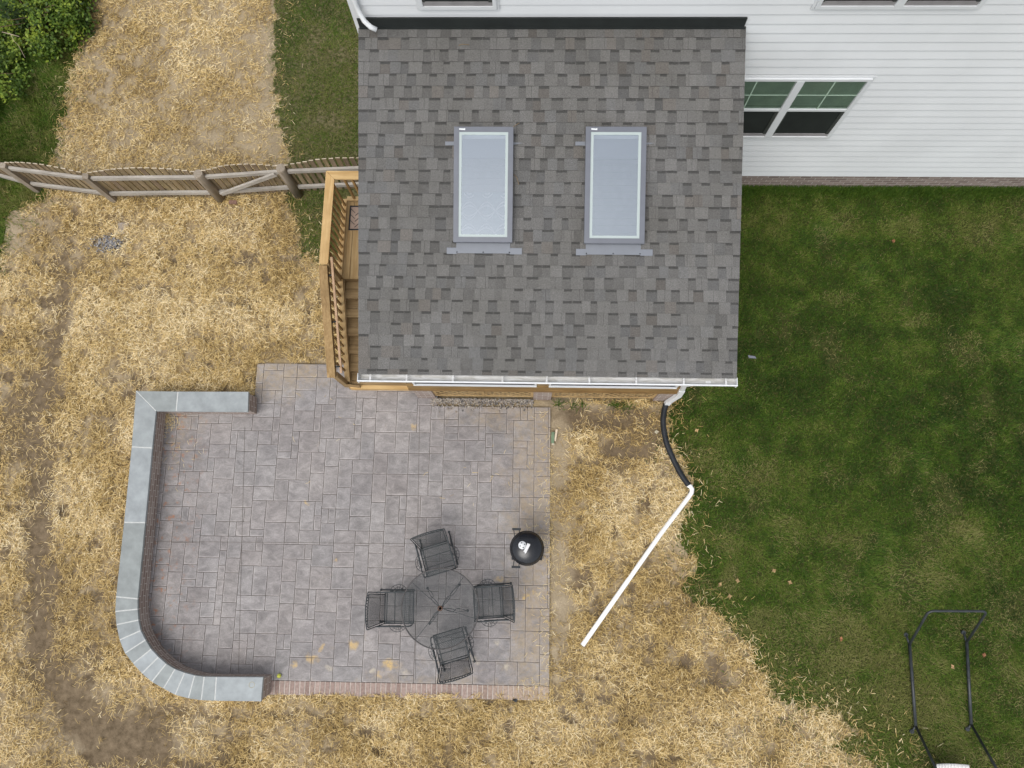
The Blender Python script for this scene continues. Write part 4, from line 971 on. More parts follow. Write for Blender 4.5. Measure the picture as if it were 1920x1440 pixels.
# ------------------------------------------------------------------ LANDING AND STAIRS
LX0, LX1 = -3.36, -2.09; LY0, LY1 = 4.33, 5.82
stair = thing('deck_stairs', 'new pine landing and stairs with baluster railings left of the porch', 'stairs', ((LX0 + LX1) / 2, LY0, 0))
q = MB(); x = LX0 + .03; wds = .14
while x < LX1 - .02: q.box((x, LY0 - .02, DZ - .035), (min(x + wds, LX1 + .01), LY1 - .03, DZ), 0, tuple([rr.uniform(.88, 1.08)] * 3)); x += wds + .007
q.build('landing_boards', M['newy'], stair)
q = MB(); q.box((LX0, LY0, DZ - .26), (LX0 + .038, LY1, DZ - .004)); q.box((LX0 + .038, LY1 - .04, DZ - .26), (LX1, LY1, DZ - .004)); q.box((LX0 + .038, LY0, DZ - .26), (LX1, LY0 + .036, DZ - .04)); q.build('landing_frame', M['try'], stair)
for X_, Y_ in ((LX0 + .045, LY1 - .14), (LX0 + .045, LY0 + .04)):
    q = MB(); q.box((X_, Y_, -.05), (X_ + .09, Y_ + .09, DZ - .27)); q.build('support_post', M['trz'], stair)
ZR = 2.0
q = MB(); cap_w = .15; xo = -3.462                  # cap boards with a mitred corner
yT = 5.875; yE = 4.232
q.prism(ccw([(xo, yE + .02), (xo + .02, yE), (xo + cap_w - .02, yE), (xo + cap_w, yE + .02), (xo + cap_w, yT - cap_w), (xo, yT)]), ZR - .036, ZR, 0, (1.18, 1.16, 1.12))
q.build('rail_cap', M['newy'], stair, bevel=.004)
q = MB(); q.prism(ccw([(xo + .003, yT + .001), (xo + cap_w + .002, yT - cap_w + .001), (LX1 + .02, yT - cap_w + .001), (LX1 + .02, yT + .001)]), ZR - .0355, ZR - .0005, 0, (1.12, 1.1, 1.05)); q.build('rail_cap', M['newx'], stair, bevel=.004)
q = MB(); q.box((LX0 - .03, LY0, ZR - .125), (LX0 + .008, LY1, ZR - .038)); q.build('top_rail', M['try'], stair)
q = MB(); q.box((LX0 - .03, LY0, DZ + .06), (LX0 + .06, LY1 - .06, DZ + .10)); q.build('bottom_rail', M['newy'], stair)
q = MB(); q.box((LX0 + .01, LY1 - .03, ZR - .125), (LX1, LY1 + .008, ZR - .038)); q.build('top_rail', M['trx'], stair)
q = MB(); q.box((LX0 + .061, LY1 - .09, DZ + .06), (LX1, LY1 - .01, DZ + .10)); q.build('bottom_rail', M['newx'], stair)
def baluster(p, z0, z1, parent=stair, c=(1, 1, 1)):
    q = MB(); q.box((p[0] - .018, p[1] - .018, z0), (p[0] + .018, p[1] + .018, z1), 0, c); q.build('baluster', M['trz'], parent)
y = LY0 + .12
while y < LY1 - .08: baluster((LX0 + .028, y), DZ + .101, ZR - .04, c=(1.15, 1.05, .85)); y += .132
x = LX0 + .19
while x < LX1 - .03: baluster((x, LY1 - .05), DZ + .101, ZR - .04, c=(1.15, 1.05, .85)); x += .132
q = MB(); q.box((LX0 - .04, LY0 - .10, .0), (LX0 + .05, LY0 - .01, ZR - .04)); q.build('newel_post', M['trz'], stair)
# stair flight
NT = 6; run = .293; rise = DZ / 7
for k in range(NT):
    yb = LY0 - .02 - k * run; z = DZ - (k + 1) * rise
    q = MB()
    for j in (0, 1): q.box((LX0 + .075, yb - run - .02 + j * (run / 2 + .012), z - .036), (LX1 - .02, yb - run - .02 + j * (run / 2 + .012) + run / 2 + .005, z), 0, tuple([rr.uniform(.82, 1.05)] * 3))
    q.build('tread', M['trx'], stair)
    q = MB(); q.box((LX0 + .075, yb - .004, z + .001), (LX1 - .02, yb + .014, z + rise - .038), 0, (.75, .72, .68)); q.build('riser', M['trx'], stair)
for X_ in (LX0 + .035, LX1 - .018):
    q = MB(); poly = [(LY0, DZ - .04), (LY0 - 6 * run - .03, .13), (LY0 - 6 * run - .03, .0), (LY0 - 5.6 * run, .0), (LY0, DZ - .42)]
    q.face([(X_, a, b) for a, b in poly]); q.face([(X_ + .038, a, b) for a, b in reversed(poly)])
    for k in range(5): a = poly[k - 1]; b = poly[k]; q.face([(X_, *a), (X_, *b), (X_ + .038, *b), (X_ + .038, *a)])
    q.build('stringer', M['try'], stair)
yE2 = 2.56
q = MB(); q.beam((-3.415, LY0 - .10, 1.93), (-3.415, yE2, .985), .14, .036, 0, (1.02, .98, .9)); q.build('sloped_rail_cap', M['try'], stair, bevel=.004)
q = MB(); q.beam((-3.375, LY0 - .10, 1.86), (-3.375, yE2 + .05, .92), .038, .088); q.build('sloped_top_rail', M['try'], stair)
q = MB(); q.beam((-3.33, LY0 - .06, DZ + .06), (-3.33, yE2 + .10, .24), .09, .038); q.build('sloped_bottom_rail', M['newy'], stair)
q = MB(); q.beam((-3.262, LY0 + .02, 2.00), (-3.262, yE2 + .09, .95), .042, .042); q.build('handrail', M['handrail'], stair, bevel=.008)
for t in (.08, .5, .92):
    q = MB(); Y_ = LY0 - .1 + (yE2 + .05 - LY0 + .1) * t; Z_ = 1.86 - (1.86 - .92) * t; q.beam((-3.357, Y_, Z_ + .01), (-3.27, Y_, Z_ + .06), .02, .02); q.build('rail_bracket', M['iron'], stair)
y = LY0 - .20
while y > yE2 + .14:
    t = (LY0 - .1 - y) / (LY0 - .1 - yE2); baluster((-3.345, y), 1.16 - t * .88 + .02, 1.87 - t * .94 - .03, c=(1.1, 1.0, .8)); y -= .132
q = MB(); q.box((-3.42, yE2 + .02, -.02), (-3.33, yE2 + .11, .93)); q.build('newel_post', M['trz'], stair)
q = MB(); q.beam((-3.40, yE2 + .03, .20), (-3.10, yE2 + .0, .20), .03, .1); q.build('kick_board', M['trx'], stair)
# bottom step board seen below the gutter
q = MB(); q.box((-3.29, 2.53, .02), (-2.10, 2.60, .165), 0, (1.12, 1.08, 1.0)); q.build('bottom_step', M['newx'], stair)
# door mat
mt = MB(); mx0 = G(656.5, 386, DZ)[0]; my1 = G(656, 386, DZ)[1]; my0 = G(656, 432, DZ)[1]
mt.box((mx0, my0, DZ + .001), (mx0 + .72, my1, DZ + .008), 0, (.40, .30, .24)); 
mo = mt.build('door_mat', [M['cap'], M['blackp']]); tag(mo, 'black herringbone door mat on the pine landing', 'door mat')
hb = MB(); z = DZ + .010
for a, b, c, d in ((mx0, mx0 + .025, my0, my1), (mx0 + .025, mx0 + .72, my0, my0 + .025), (mx0 + .025, mx0 + .72, my1 - .025, my1)): hb.box((a, c, DZ + .0085), (b, d, z + .004))
for i in range(0, 12):
    for j in range(-1, 7):
        cx = mx0 + .06 + i * .085; cy = my0 + .04 + j * .11 + (i % 2) * .055
        if cx > mx0 + .68: continue
        sgn = 1 if i % 2 else -1; a = (cx - .04, cy - .04 * sgn); b = (cx + .04, cy + .04 * sgn)
        if min(a[1], b[1]) > my0 + .02 and max(a[1], b[1]) < my1 - .02: hb.beam((*a, z), (*b, z), .010, .004)
hb.build('rubber_pattern', M['blackp'], mo)

# ------------------------------------------------------------------ FENCE AND GATE
FP_ = [(-9.80, 6.49), (-8.22, 6.28), (-6.11, 6.32), (-4.60, 6.44), (-2.42, 6.55)]
fence = thing('fence', 'weathered wooden picket fence with arched tops across the straw yard', 'fence', (FP_[1][0], FP_[1][1], 0))
gate = thing('gate', 'weathered picket gate with a diagonal brace between two posts', 'gate', ((FP_[2][0] + FP_[3][0]) / 2, 6.38, 0))
def section(a, b, parent, npk, brace=False, wpk=.095, amp=.17, extend=0):
    ax, ay = a; bx, by = b; L = math.hypot(bx - ax, by - ay); ux, uy = (bx - ax) / L, (by - ay) / L; nx_, ny_ = -uy, ux
    m0 = .07
    for z in (.30, .90):
        q = MB(); q.beam((ax + ux * m0, ay + uy * m0, z), (bx - ux * m0, by - uy * m0, z), .05, .088); q.build('rail', M['rail_old'], parent)
    q = MB()
    for k in range(npk):
        t = (k + .5) / npk; s = m0 * .6 + (L - m0 * 1.2) * t; px_, py_ = ax + ux * s + nx_ * .042, ay + uy * s + ny_ * .042
        zt_ = 1.03 + amp * math.sin(math.pi * t) + rr.uniform(-.008, .008); w = wpk / 2; d = .009; cz = rr.uniform(.75, 1.12); c = (cz, cz * rr.uniform(.94, 1), cz * rr.uniform(.85, 1))
        poly = [(px_ - ux * w - nx_ * d, py_ - uy * w - ny_ * d), (px_ + ux * w - nx_ * d, py_ + uy * w - ny_ * d), (px_ + ux * w + nx_ * d, py_ + uy * w + ny_ * d), (px_ - ux * w + nx_ * d, py_ - uy * w + ny_ * d)]
        q.prism(poly, .06, zt_, 0, c)
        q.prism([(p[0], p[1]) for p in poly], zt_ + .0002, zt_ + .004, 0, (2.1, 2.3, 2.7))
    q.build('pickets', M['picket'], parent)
    if brace:
        q = MB(); q.beam((ax + ux * .12 - nx_ * .045, ay + uy * .12 - ny_ * .045, .30), (bx - ux * .14 - nx_ * .045, by - uy * .14 - ny_ * .045, .90), .04, .088); q.build('brace', M['rail_old'], parent)
section(FP_[0], FP_[1], fence, 12, wpk=.086, amp=.13); section(FP_[1], FP_[2], fence, 16, wpk=.092); section(FP_[3], FP_[4], fence, 17, wpk=.080, amp=.2)
section((FP_[0][0] - 2.0, FP_[0][1] + .55), FP_[0], fence, 16)
section(FP_[2], FP_[3], gate, 12, brace=True, wpk=.088, amp=.16)
for k, (X_, Y_) in enumerate(FP_[:4]):
    q = MB()
    if k >= 2: q.tube([(X_, Y_, -.05), (X_, Y_, 1.02), (X_, Y_, 1.05)], .085, 14, radii=[.098, .09, .08])
    else: q.box((X_ - .055, Y_ - .055, -.05), (X_ + .055, Y_ + .055, 1.0))
    q.build('post', M['oldz'], fence)
q = MB(); q.box((-5.93, 6.20, .0), (-5.78, 6.27, .07)); so2 = q.build('gate_stop', plain('old_brick', (.22, .13, .10, 1), .9), None); tag(so2, 'small reddish brown block on the straw by the gate post', 'block')

# ------------------------------------------------------------------ DOWNSPOUT + DRAIN PIPES
ds = thing('downspout', 'white downspout elbow at the right end of the porch gutter', 'downspout', tuple(G(1255, 752, 0)[:2]) + (0,))
def arr(p): return tuple(float(t) for t in p)
a0 = arr(G(1279, 724, 1.75)); a0 = (2.42, 2.33, 3.22)
pts = [(2.44, 2.06, 3.24), (2.44, 2.12, 3.05), arr(G(1283, 722, 1.9)), arr(G(1279, 731, 1.25)), arr(G(1273, 741, .78)), arr(G(1254, 753, .24)), arr(G(1250, 757.5, .12))]
def rect_tube(mb, pts, w, d):
    for a, b in zip(pts, pts[1:]):
        mb.beam(a, b, w, d, up=(0, 1, .01))
q = MB(); rect_tube(q, pts[3:6], .095, .07); rect_tube(q, pts[:4], .075, .06); q.build('pipe', M['gutter'], ds, bevel=.008)
q = MB(); rect_tube(q, [pts[5], pts[6]], .10, .075); q.build('outlet', M['white'], ds, bevel=.008)
def spline(P_, n=10):
    P_ = [np.array(p, float) for p in P_]; P_ = [2 * P_[0] - P_[1]] + P_ + [2 * P_[-1] - P_[-2]]; out = []
    for i in range(1, len(P_) - 2):
        for k in range(n):
            t = k / n; out.append(.5 * ((2 * P_[i]) + (-P_[i - 1] + P_[i + 1]) * t + (2 * P_[i - 1] - 5 * P_[i] + 4 * P_[i + 1] - P_[i + 2]) * t * t + (-P_[i - 1] + 3 * P_[i] - 3 * P_[i + 1] + P_[i + 2]) * t ** 3))
    out.append(P_[-2]); return [tuple(p) for p in out]
cp = spline([arr(G(1249, 757, .13)), arr(G(1245, 772, .075)), arr(G(1243.5, 795, .06)), arr(G(1249, 828, .06)), arr(G(1261, 858, .06)), arr(G(1275, 886, .06)), arr(G(1291, 910, .06))], 34)
rdi = [.053 if (k % 3) else .045 for k in range(len(cp))]
q = MB(); q.tube(cp, .05, 14, radii=rdi); hose = q.build('drain_hose', M['blackp']); tag(hose, 'black corrugated drain hose curving from the downspout to the white pipe', 'drain pipe')
wp_ = [arr(G(1289, 909, .06)), arr(G(1294.5, 912, .06)), arr(G(1297.5, 917, .058)), arr(G(1296.5, 924, .056)), arr(G(1291, 932, .055)), arr(G(1240, 999, .05)), arr(G(1092, 1210, .047))]
q = MB(); q.tube(wp_, .041, 14); vo = q.build('drain_pipe', M['pvc']); tag(vo, 'long straight white plastic pipe lying diagonally on the straw', 'pipe')
q = MB(); q.tube([arr(G(1092.6, 1209.2, .047)), arr(G(1091.8, 1210.3, .047))], .034, 14); q.build('pipe_mouth', M['blackp'], vo)

# ------------------------------------------------------------------ GRILL
gc = G(988, 1028, .76); gx_, gy_ = gc[0], gc[1]
grill = thing('kettle_grill', 'round black kettle grill with white vent disc near the patio edge', 'grill', (gx_, gy_, .03), local=True)
def part(mb, name, mat, parent, bevel=0):
    o = mb.build(name, mat, None, bevel); o.parent = parent; return o
R_ = .272; q = MB(); prof = [(.002, .42)] + [(R_ * math.sin(t), .66 - .24 * math.cos(t)) for t in np.linspace(.15, math.pi / 2, 10)] + [(R_ + .012, .665), (R_ + .014, .68), (R_ - .01, .682)]
q.lathe(prof, 48); part(q, 'bowl', M['enamel'], grill)
q = MB(); prof = [(R_ + .004, .665), (R_ + .005, .69)] + [((R_) * math.cos(t), .695 + .13 * math.sin(t)) for t in np.linspace(.1, math.pi / 2 - .001, 12)]
q.lathe(prof, 48); lid = part(q, 'lid', M['enamel'], grill)
def lidz(dx, dy): r = math.hypot(dx, dy); return .695 + .13 * math.sqrt(max(0, 1 - (r / R_) ** 2))
va, vb = -.075, .05; q = MB(); zc = lidz(va, vb) + .006; q.lathe([(.001, .004), (.062, .004), (.066, -.004), (.066, -.012)], 28, 0, center=(va, vb, zc)); vt = part(q, 'vent_disc', M['alu'] if 0 else M['white'], lid)
for a in (20, 110, 200, 290): q = MB(); q.lathe([(.0005, .0068), (.0105, .0068), (.0105, .003)], 12, 0, center=(va + .040 * math.cos(rad(a)), vb + .040 * math.sin(rad(a)), zc)); part(q, 'vent_hole', M['blackp'], lid)
q = MB(); hx, hy = .005, .0
q.tube([(hx - .038, hy - .085, .81), (hx - .033, hy - .075, .865), (hx + .033, hy + .065, .865), (hx + .038, hy + .075, .81)], .012, 8)
q.beam((hx - .040, hy - .062, .872), (hx + .028, hy + .075, .872), .052, .02); part(q, 'lid_handle', M['alu'], lid, .006)
for (sx, sy) in ((-.165, .262), (-.165, -.262)):
    q = MB(); s_ = 1 if sy > 0 else -1
    q.beam((sx - .085, sy + .045 * s_, .66), (sx + .06, sy + .045 * s_, .66), .038, .03); q.tube([(sx - .06, sy + .04 * s_, .66), (sx - .045, sy - .07 * s_, .65)], .007, 6); q.tube([(sx + .03, sy + .04 * s_, .66), (sx + .045, sy - .03 * s_, .65)], .007, 6)
    part(q, 'side_handle', M['blackp'], grill)
for a in (90, 210, 330):
    q = MB(); q.tube([(.18 * math.cos(rad(a)), .18 * math.sin(rad(a)), .50), (.265 * math.cos(rad(a)), .265 * math.sin(rad(a)), .0 if a == 90 else .06)], .012, 8); part(q, 'leg', M['alu'], grill)
for a in (210, 330):
    q = MB(); c = np.array([.285 * math.cos(rad(a)), .285 * math.sin(rad(a)), .075]); q.tube([tuple(c - [.018, 0, 0]), tuple(c + [.018, 0, 0])], .072, 20); part(q, 'wheel', M['blackp'], grill)
q = MB(); q.lathe([(.001, .30), (.11, .305), (.115, .33)], 24); part(q, 'ash_tray', M['alu'], grill)
q = MB(); q.tube([(R_ + .01, .02, .66), (R_ + .07, .02, .655), (R_ + .07, -.06, .655), (R_ + .01, -.06, .66)], .004, 6); part(q, 'tool_hook', M['iron'], grill)

# ------------------------------------------------------------------ TABLE
tc = G(825, 1141, .74)
table = thing('patio_table', 'round iron mesh patio table with a central umbrella hole', 'table', (tc[0], tc[1], .03), local=True)
TR = .635; q = MB(); n_ = 64; TZ = .70
ring = [(TR * math.cos(2 * math.pi * k / n_), TR * math.sin(2 * math.pi * k / n_), TZ) for k in range(n_ + 1)]
q.tube(ring, .011, 8, caps=False); part(q, 'rim', plain('worn_iron_rim', (.085, .08, .078, 1), .6, var=.3, scale=12), table)
q = MB(); s = -TR + .02
while s < TR - .01:
    h = math.sqrt(TR ** 2 - s * s)
    for d, zz in ((0, 0), (1, .0015)):
        w = .0019
        for lo, hi in (((-h, -math.sqrt(max(0, .03 ** 2 - s * s))), (math.sqrt(max(0, .03 ** 2 - s * s)), h)) if abs(s) < .03 else ((-h, h),)):
            if d == 0: q.face([(lo, s - w, TZ), (hi, s - w, TZ), (hi, s + w, TZ), (lo, s + w, TZ)])
            else: q.face([(s - w, lo, TZ + zz), (s + w, lo, TZ + zz), (s + w, hi, TZ + zz), (s - w, hi, TZ + zz)])
    s += .0165
part(q, 'mesh_top', M['iron_mesh'], table)
q = MB(); q.lathe([(.026, -.01), (.042, -.008), (.042, .008), (.026, .010), (.026, -.01)], 20, center=(0, 0, TZ + .002)); q.lathe([(.022, .35), (.022, .69)], 12); part(q, 'umbrella_collar', M['iron_rust'], table)
for a in (54, 140, 232, -14):
    ca, sa = math.cos(rad(a)), math.sin(rad(a)); q = MB(); px_, py_ = -sa, ca
    pts = spline([(ca * .03, sa * .03, .60), (ca * .20, sa * .20, .50), (ca * .24, sa * .24, .30), (ca * .40, sa * .40, .03)], 6)
    q.tube([(x + px_ * .022 * math.sin(i * .35), y + py_ * .022 * math.sin(i * .35), z) for i, (x, y, z) in enumerate(pts)], .005, 6); q.tube([(x - px_ * .022 * math.sin(i * .35), y - py_ * .022 * math.sin(i * .35), z) for i, (x, y, z) in enumerate(pts)], .005, 6)
    q.tube(spline([(ca * .03, sa * .03, .62), (ca * .25, sa * .25, .66), (ca * .45, sa * .45, .685), (ca * .62, sa * .62, .692)], 4), .004, 6)
    q.ball((ca * .41, sa * .41, .022), .022, 10)
    part(q, 'leg', M['iron'], table)

# ------------------------------------------------------------------ CHAIRS (faces +x)
def chair_proto():
    ch = thing('patio_chair', 'x', 'chair', (0, 0, .03), local=True)
    W_, SD, SZ = .27, .25, .42; tub = .009
    q = MB()
    q.tube([(-SD, -W_, SZ), (SD - .02, -W_, SZ), (SD + .015, -W_, SZ - .02)], tub, 6); q.tube([(-SD, W_, SZ), (SD - .02, W_, SZ), (SD + .015, W_, SZ - .02)], tub, 6)
    q.tube([(SD + .015, -W_, SZ - .02), (SD + .015, W_, SZ - .02)], .012, 6); q.tube([(-SD, -W_, SZ), (-SD, W_, SZ)], .010, 6)
    q.tube([(-SD + .035, -W_, SZ - .004), (-SD + .035, W_, SZ - .004)], .008, 6); q.tube([(-.07, -W_, SZ - .012), (-.07, W_, SZ - .012)], .008, 6); q.tube([(.11, -W_, SZ - .012), (.11, W_, SZ - .012)], .006, 6); q.tube([(SD - .05, -W_, SZ + .004), (SD - .05, W_, SZ + .004)], .006, 6)
    part(q, 'seat_frame', M['iron'], ch)
    q = MB(); s = -W_ + .01; wv = .0022
    while s < W_: q.face([(-SD, s - wv, SZ), (SD, s - wv, SZ - .004), (SD, s + wv, SZ - .004), (-SD, s + wv, SZ)]); s += .0125
    s = -SD + .01
    while s < SD: q.face([(s - wv, -W_, SZ + .002), (s + wv, -W_, SZ + .002), (s + wv, W_, SZ + .002), (s - wv, W_, SZ + .002)]); s += .0125
    part(q, 'seat_mesh', M['iron_mesh'], ch)
    # back: two nested uprights, arched top with scrolls
    bt = (-.455, .93); bb = (-SD, SZ); wb_, wt = .27, .315
    def bp(t, y_, arch=0): return (bb[0] + (bt[0] - bb[0]) * t - arch * .35, y_, bb[1] + (bt[1] - bb[1]) * t + arch)
    q = MB()
    for ins, tp in ((0, 1.0), (.034, .94)):
        L_ = [bp(0, -wb_ + ins), bp(tp * .5, -(wb_ + (wt - wb_) * .5) + ins), bp(tp - .02, -wt + ins)]
        top = [bp(tp, y_, .065 * (1 - (y_ / wt) ** 2) * (1 if ins == 0 else .35)) for y_ in np.linspace(-wt + ins + .01, wt - ins - .01, 13)]
        q.tube(L_ + top + [(p[0], -p[1], p[2]) for p in reversed(L_)], tub, 6)
    part(q, 'back_frame', M['iron'], ch)
    q = MB()
    for k in range(-5, 6):
        y_ = k * .048; a0_ = .065 * (1 - (y_ / wt) ** 2)
        hgt = a0_ + .03; c = bp(.955, y_, a0_ * .62)
        R2 = max(.014, hgt * .42); q.tube([(c[0] + R2 * .38 * math.sin(t) * -1, y_ + R2 * math.cos(t), c[2] + R2 * math.sin(t) * .9) for t in np.linspace(0, 2 * math.pi, 9)], .0055, 5, caps=False)
    part(q, 'back_scrolls', M['iron'], ch)
    q = MB(); ww = .0022
    for k in range(45):
        f = (k + .5) / 45 * 2 - 1; y0_, y1_ = f * (wb_ - .034), f * (wt - .034); q.face([tuple(np.add(bp(.02, y0_), (0, -ww, 0))), tuple(np.add(bp(.02, y0_), (0, ww, 0))), tuple(np.add(bp(.93, y1_), (0, ww, 0))), tuple(np.add(bp(.93, y1_), (0, -ww, 0)))])
    for k in range(40):
        t = .03 + .9 * k / 40; hw = wb_ + (wt - wb_) * t - .034; q.face([tuple(np.add(bp(t, -hw), (.002, 0, 0))), tuple(np.add(bp(t, hw), (.002, 0, 0))), tuple(np.add(bp(t + .008, hw), (.002, 0, 0))), tuple(np.add(bp(t + .008, -hw), (.002, 0, 0)))])
    part(q, 'back_mesh', M['iron_mesh'], ch)
    for s_ in (-1, 1):
        yy = s_ * .285; q = MB()
        q.tube(spline([bp(.52, s_ * .292), (-.15, yy * 1.03, .655), (.10, yy * 1.05, .65), (.23, yy * 1.03, .625), (.262, yy, .56), (.25, yy * .98, .43)], 5), .012, 7)
        q.tube(spline([bp(.46, s_ * .285), (-.15, yy * 1.0, .635), (.08, yy * 1.0, .63)], 4), .008, 6)
        part(q, 'arm', M['iron'], ch)
        q = MB(); cx, cz = .0, .46; R2 = .145
        arc = [(cx + R2 * math.cos(t), yy + s_ * (.01 + .115 * math.sin(t)), cz + .05 * (1 - math.sin(t))) for t in np.linspace(0, math.pi, 13)]
        q.tube(arc, .005, 5)
        for k in range(1, 12, 2): q.tube([(cx, yy + s_ * .01, cz + .05), arc[k]], .0035, 4)
        arc2 = [(cx + R2 * .6 * math.cos(t), yy + s_ * (.01 + .07 * math.sin(t)), cz + .05 * (1 - .6 * math.sin(t))) for t in np.linspace(0, math.pi, 9)]; q.tube(arc2, .004, 4)
        q.tube([(cx - R2, yy, cz + .05), (cx - R2, yy, .645)], .005, 5); q.tube([(cx + R2, yy, cz + .05), (cx + R2, yy, .645)], .005, 5)
        part(q, 'side_rosette', M['iron'], ch)
        q = MB(); q.tube([(-.41, s_ * .285, .014), (.21, s_ * .285, .014)], .010, 6); q.ball((-.41, s_ * .285, .018), .022, 10); q.ball((.21, s_ * .285, .018), .016, 10)
        q.tube(spline([(.23, s_ * .27, SZ - .01), (.26, s_ * .285, .26), (.14, s_ * .285, .13), (.17, s_ * .285, .02)], 5), .009, 6)
        q.tube(spline([(-.20, s_ * .27, SZ - .01), (-.14, s_ * .285, .25), (-.27, s_ * .285, .12), (-.33, s_ * .285, .02)], 5), .009, 6)
        part(q, 'leg', M['iron'], ch)
    return ch
proto = chair_proto()
CH = [((747, 1140), 1.5, 'mesh chair left of the round table, facing right'), ((820, 1047), -72.5, 'tilted mesh chair above the round table, nearest the house'),
      ((916, 1130), 184.5, 'mesh chair right of the round table, just below the kettle grill'), ((846, 1213), 107, 'mesh chair below the round table, nearest the brick border')]
for k, ((px, py), a, lab) in enumerate(CH):
    o = proto if k == 0 else copy_tree(proto)
    p = G(px, py, .45); o.location = (p[0], p[1], .03); o.rotation_euler = (0, 0, rad(a)); o.scale = (.93, .93, .93); o['label'] = lab; o['group'] = 'wrought iron mesh chairs around the patio table'
for ob in list(bpy.data.objects):
    if '_local' in ob.keys(): del ob['_local']

# ------------------------------------------------------------------ HAMMOCK STAND
def gg(px, py, z): return arr(G(px, py, z))
JL, JR, KL, KR = gg(1705.5, 1208, .08), gg(1812.5, 1204, .08), gg(1717, 1361, .08), gg(1821, 1358, .08)
TL_, TR_ = gg(1741, 1145.5, .72), gg(1851, 1146, .72)
hs_ = thing('hammock_stand', 'black tubular hammock stand standing on the lawn', 'hammock stand', ((JL[0] + JR[0]) / 2, (JL[1] + KL[1]) / 2, 0))
def lerp(a, b, t): return tuple(a[i] + (b[i] - a[i]) * t for i in range(3))
def rounded(a, c, b, r=.10):
    c_ = np.array(c); u1 = (np.array(a) - c_); u1 /= np.linalg.norm(u1); u2 = (np.array(b) - c_); u2 /= np.linalg.norm(u2); A = c_ + u1 * r; B = c_ + u2 * r
    return [tuple((1 - t) ** 2 * A + 2 * t * (1 - t) * c_ + t * t * B) for t in np.linspace(0, 1, 7)]
q = MB(); q.tube([JL] + rounded(JL, TL_, TR_) + rounded(TL_, TR_, JR) + [JR], .021, 10); q.build('end_hoop', M['tube'], hs_)
dL = (KL[0] + .0, KL[1] - .62, .72); dR = (KR[0] + .02, KR[1] - .62, .72)
q = MB(); q.tube([KL] + rounded(KL, dL, dR) + rounded(dL, dR, KR) + [KR], .021, 10); q.build('end_hoop', M['tube'], hs_)
for a, b in ((JL, KL), (JR, KR)):
    q = MB(); q.tube([a, b], .025, 10); q.tube([lerp(a, b, .44), lerp(a, b, .46)], .028, 10); q.build('side_rail', M['tube'], hs_)
for p, (px, py) in ((JL, (1698.5, 1190)), (JR, (1806.5, 1186)), (KL, (1709.5, 1371.5)), (KR, (1814, 1367))):
    q = MB(); e = gg(px, py, .03); q.tube([p, e], .018, 8); q.tube([(e[0], e[1], .0), (e[0], e[1], .045)], .034, 12); q.build('foot', M['tube'], hs_)
hm = MB(); na, nb_ = 10, 12
cA, cB = gg(1757, 1433, .42), gg(1812, 1432, .42)
for j in range(nb_):
    for i in range(na):
        def hp(i, j):
            t = i / na; s = j / nb_; sp_ = .1 * s; x = cA[0] - sp_ + (cB[0] - cA[0] + .04 + 2 * sp_) * t; y = cA[1] - .8 * s; z = .42 - .10 * math.sin(math.pi * t) * (.4 + s) - .05 * s; return (x, y, max(z, .1))
        hm.face([hp(i, j + 1), hp(i + 1, j + 1), hp(i + 1, j), hp(i, j)], 0, smooth=True)
ho = hm.build('hammock', M['fabric']); tag(ho, 'white woven hammock slung in the black stand at the bottom edge', 'hammock')
sm_ = ho.modifiers.new('thick', 'SOLIDIFY'); sm_.thickness = .012
q = MB(); q.tube([lerp(cA, cB, .1), (JL[0] + .5, TL_[1] - .3, .62)], .004, 5) if 0 else None

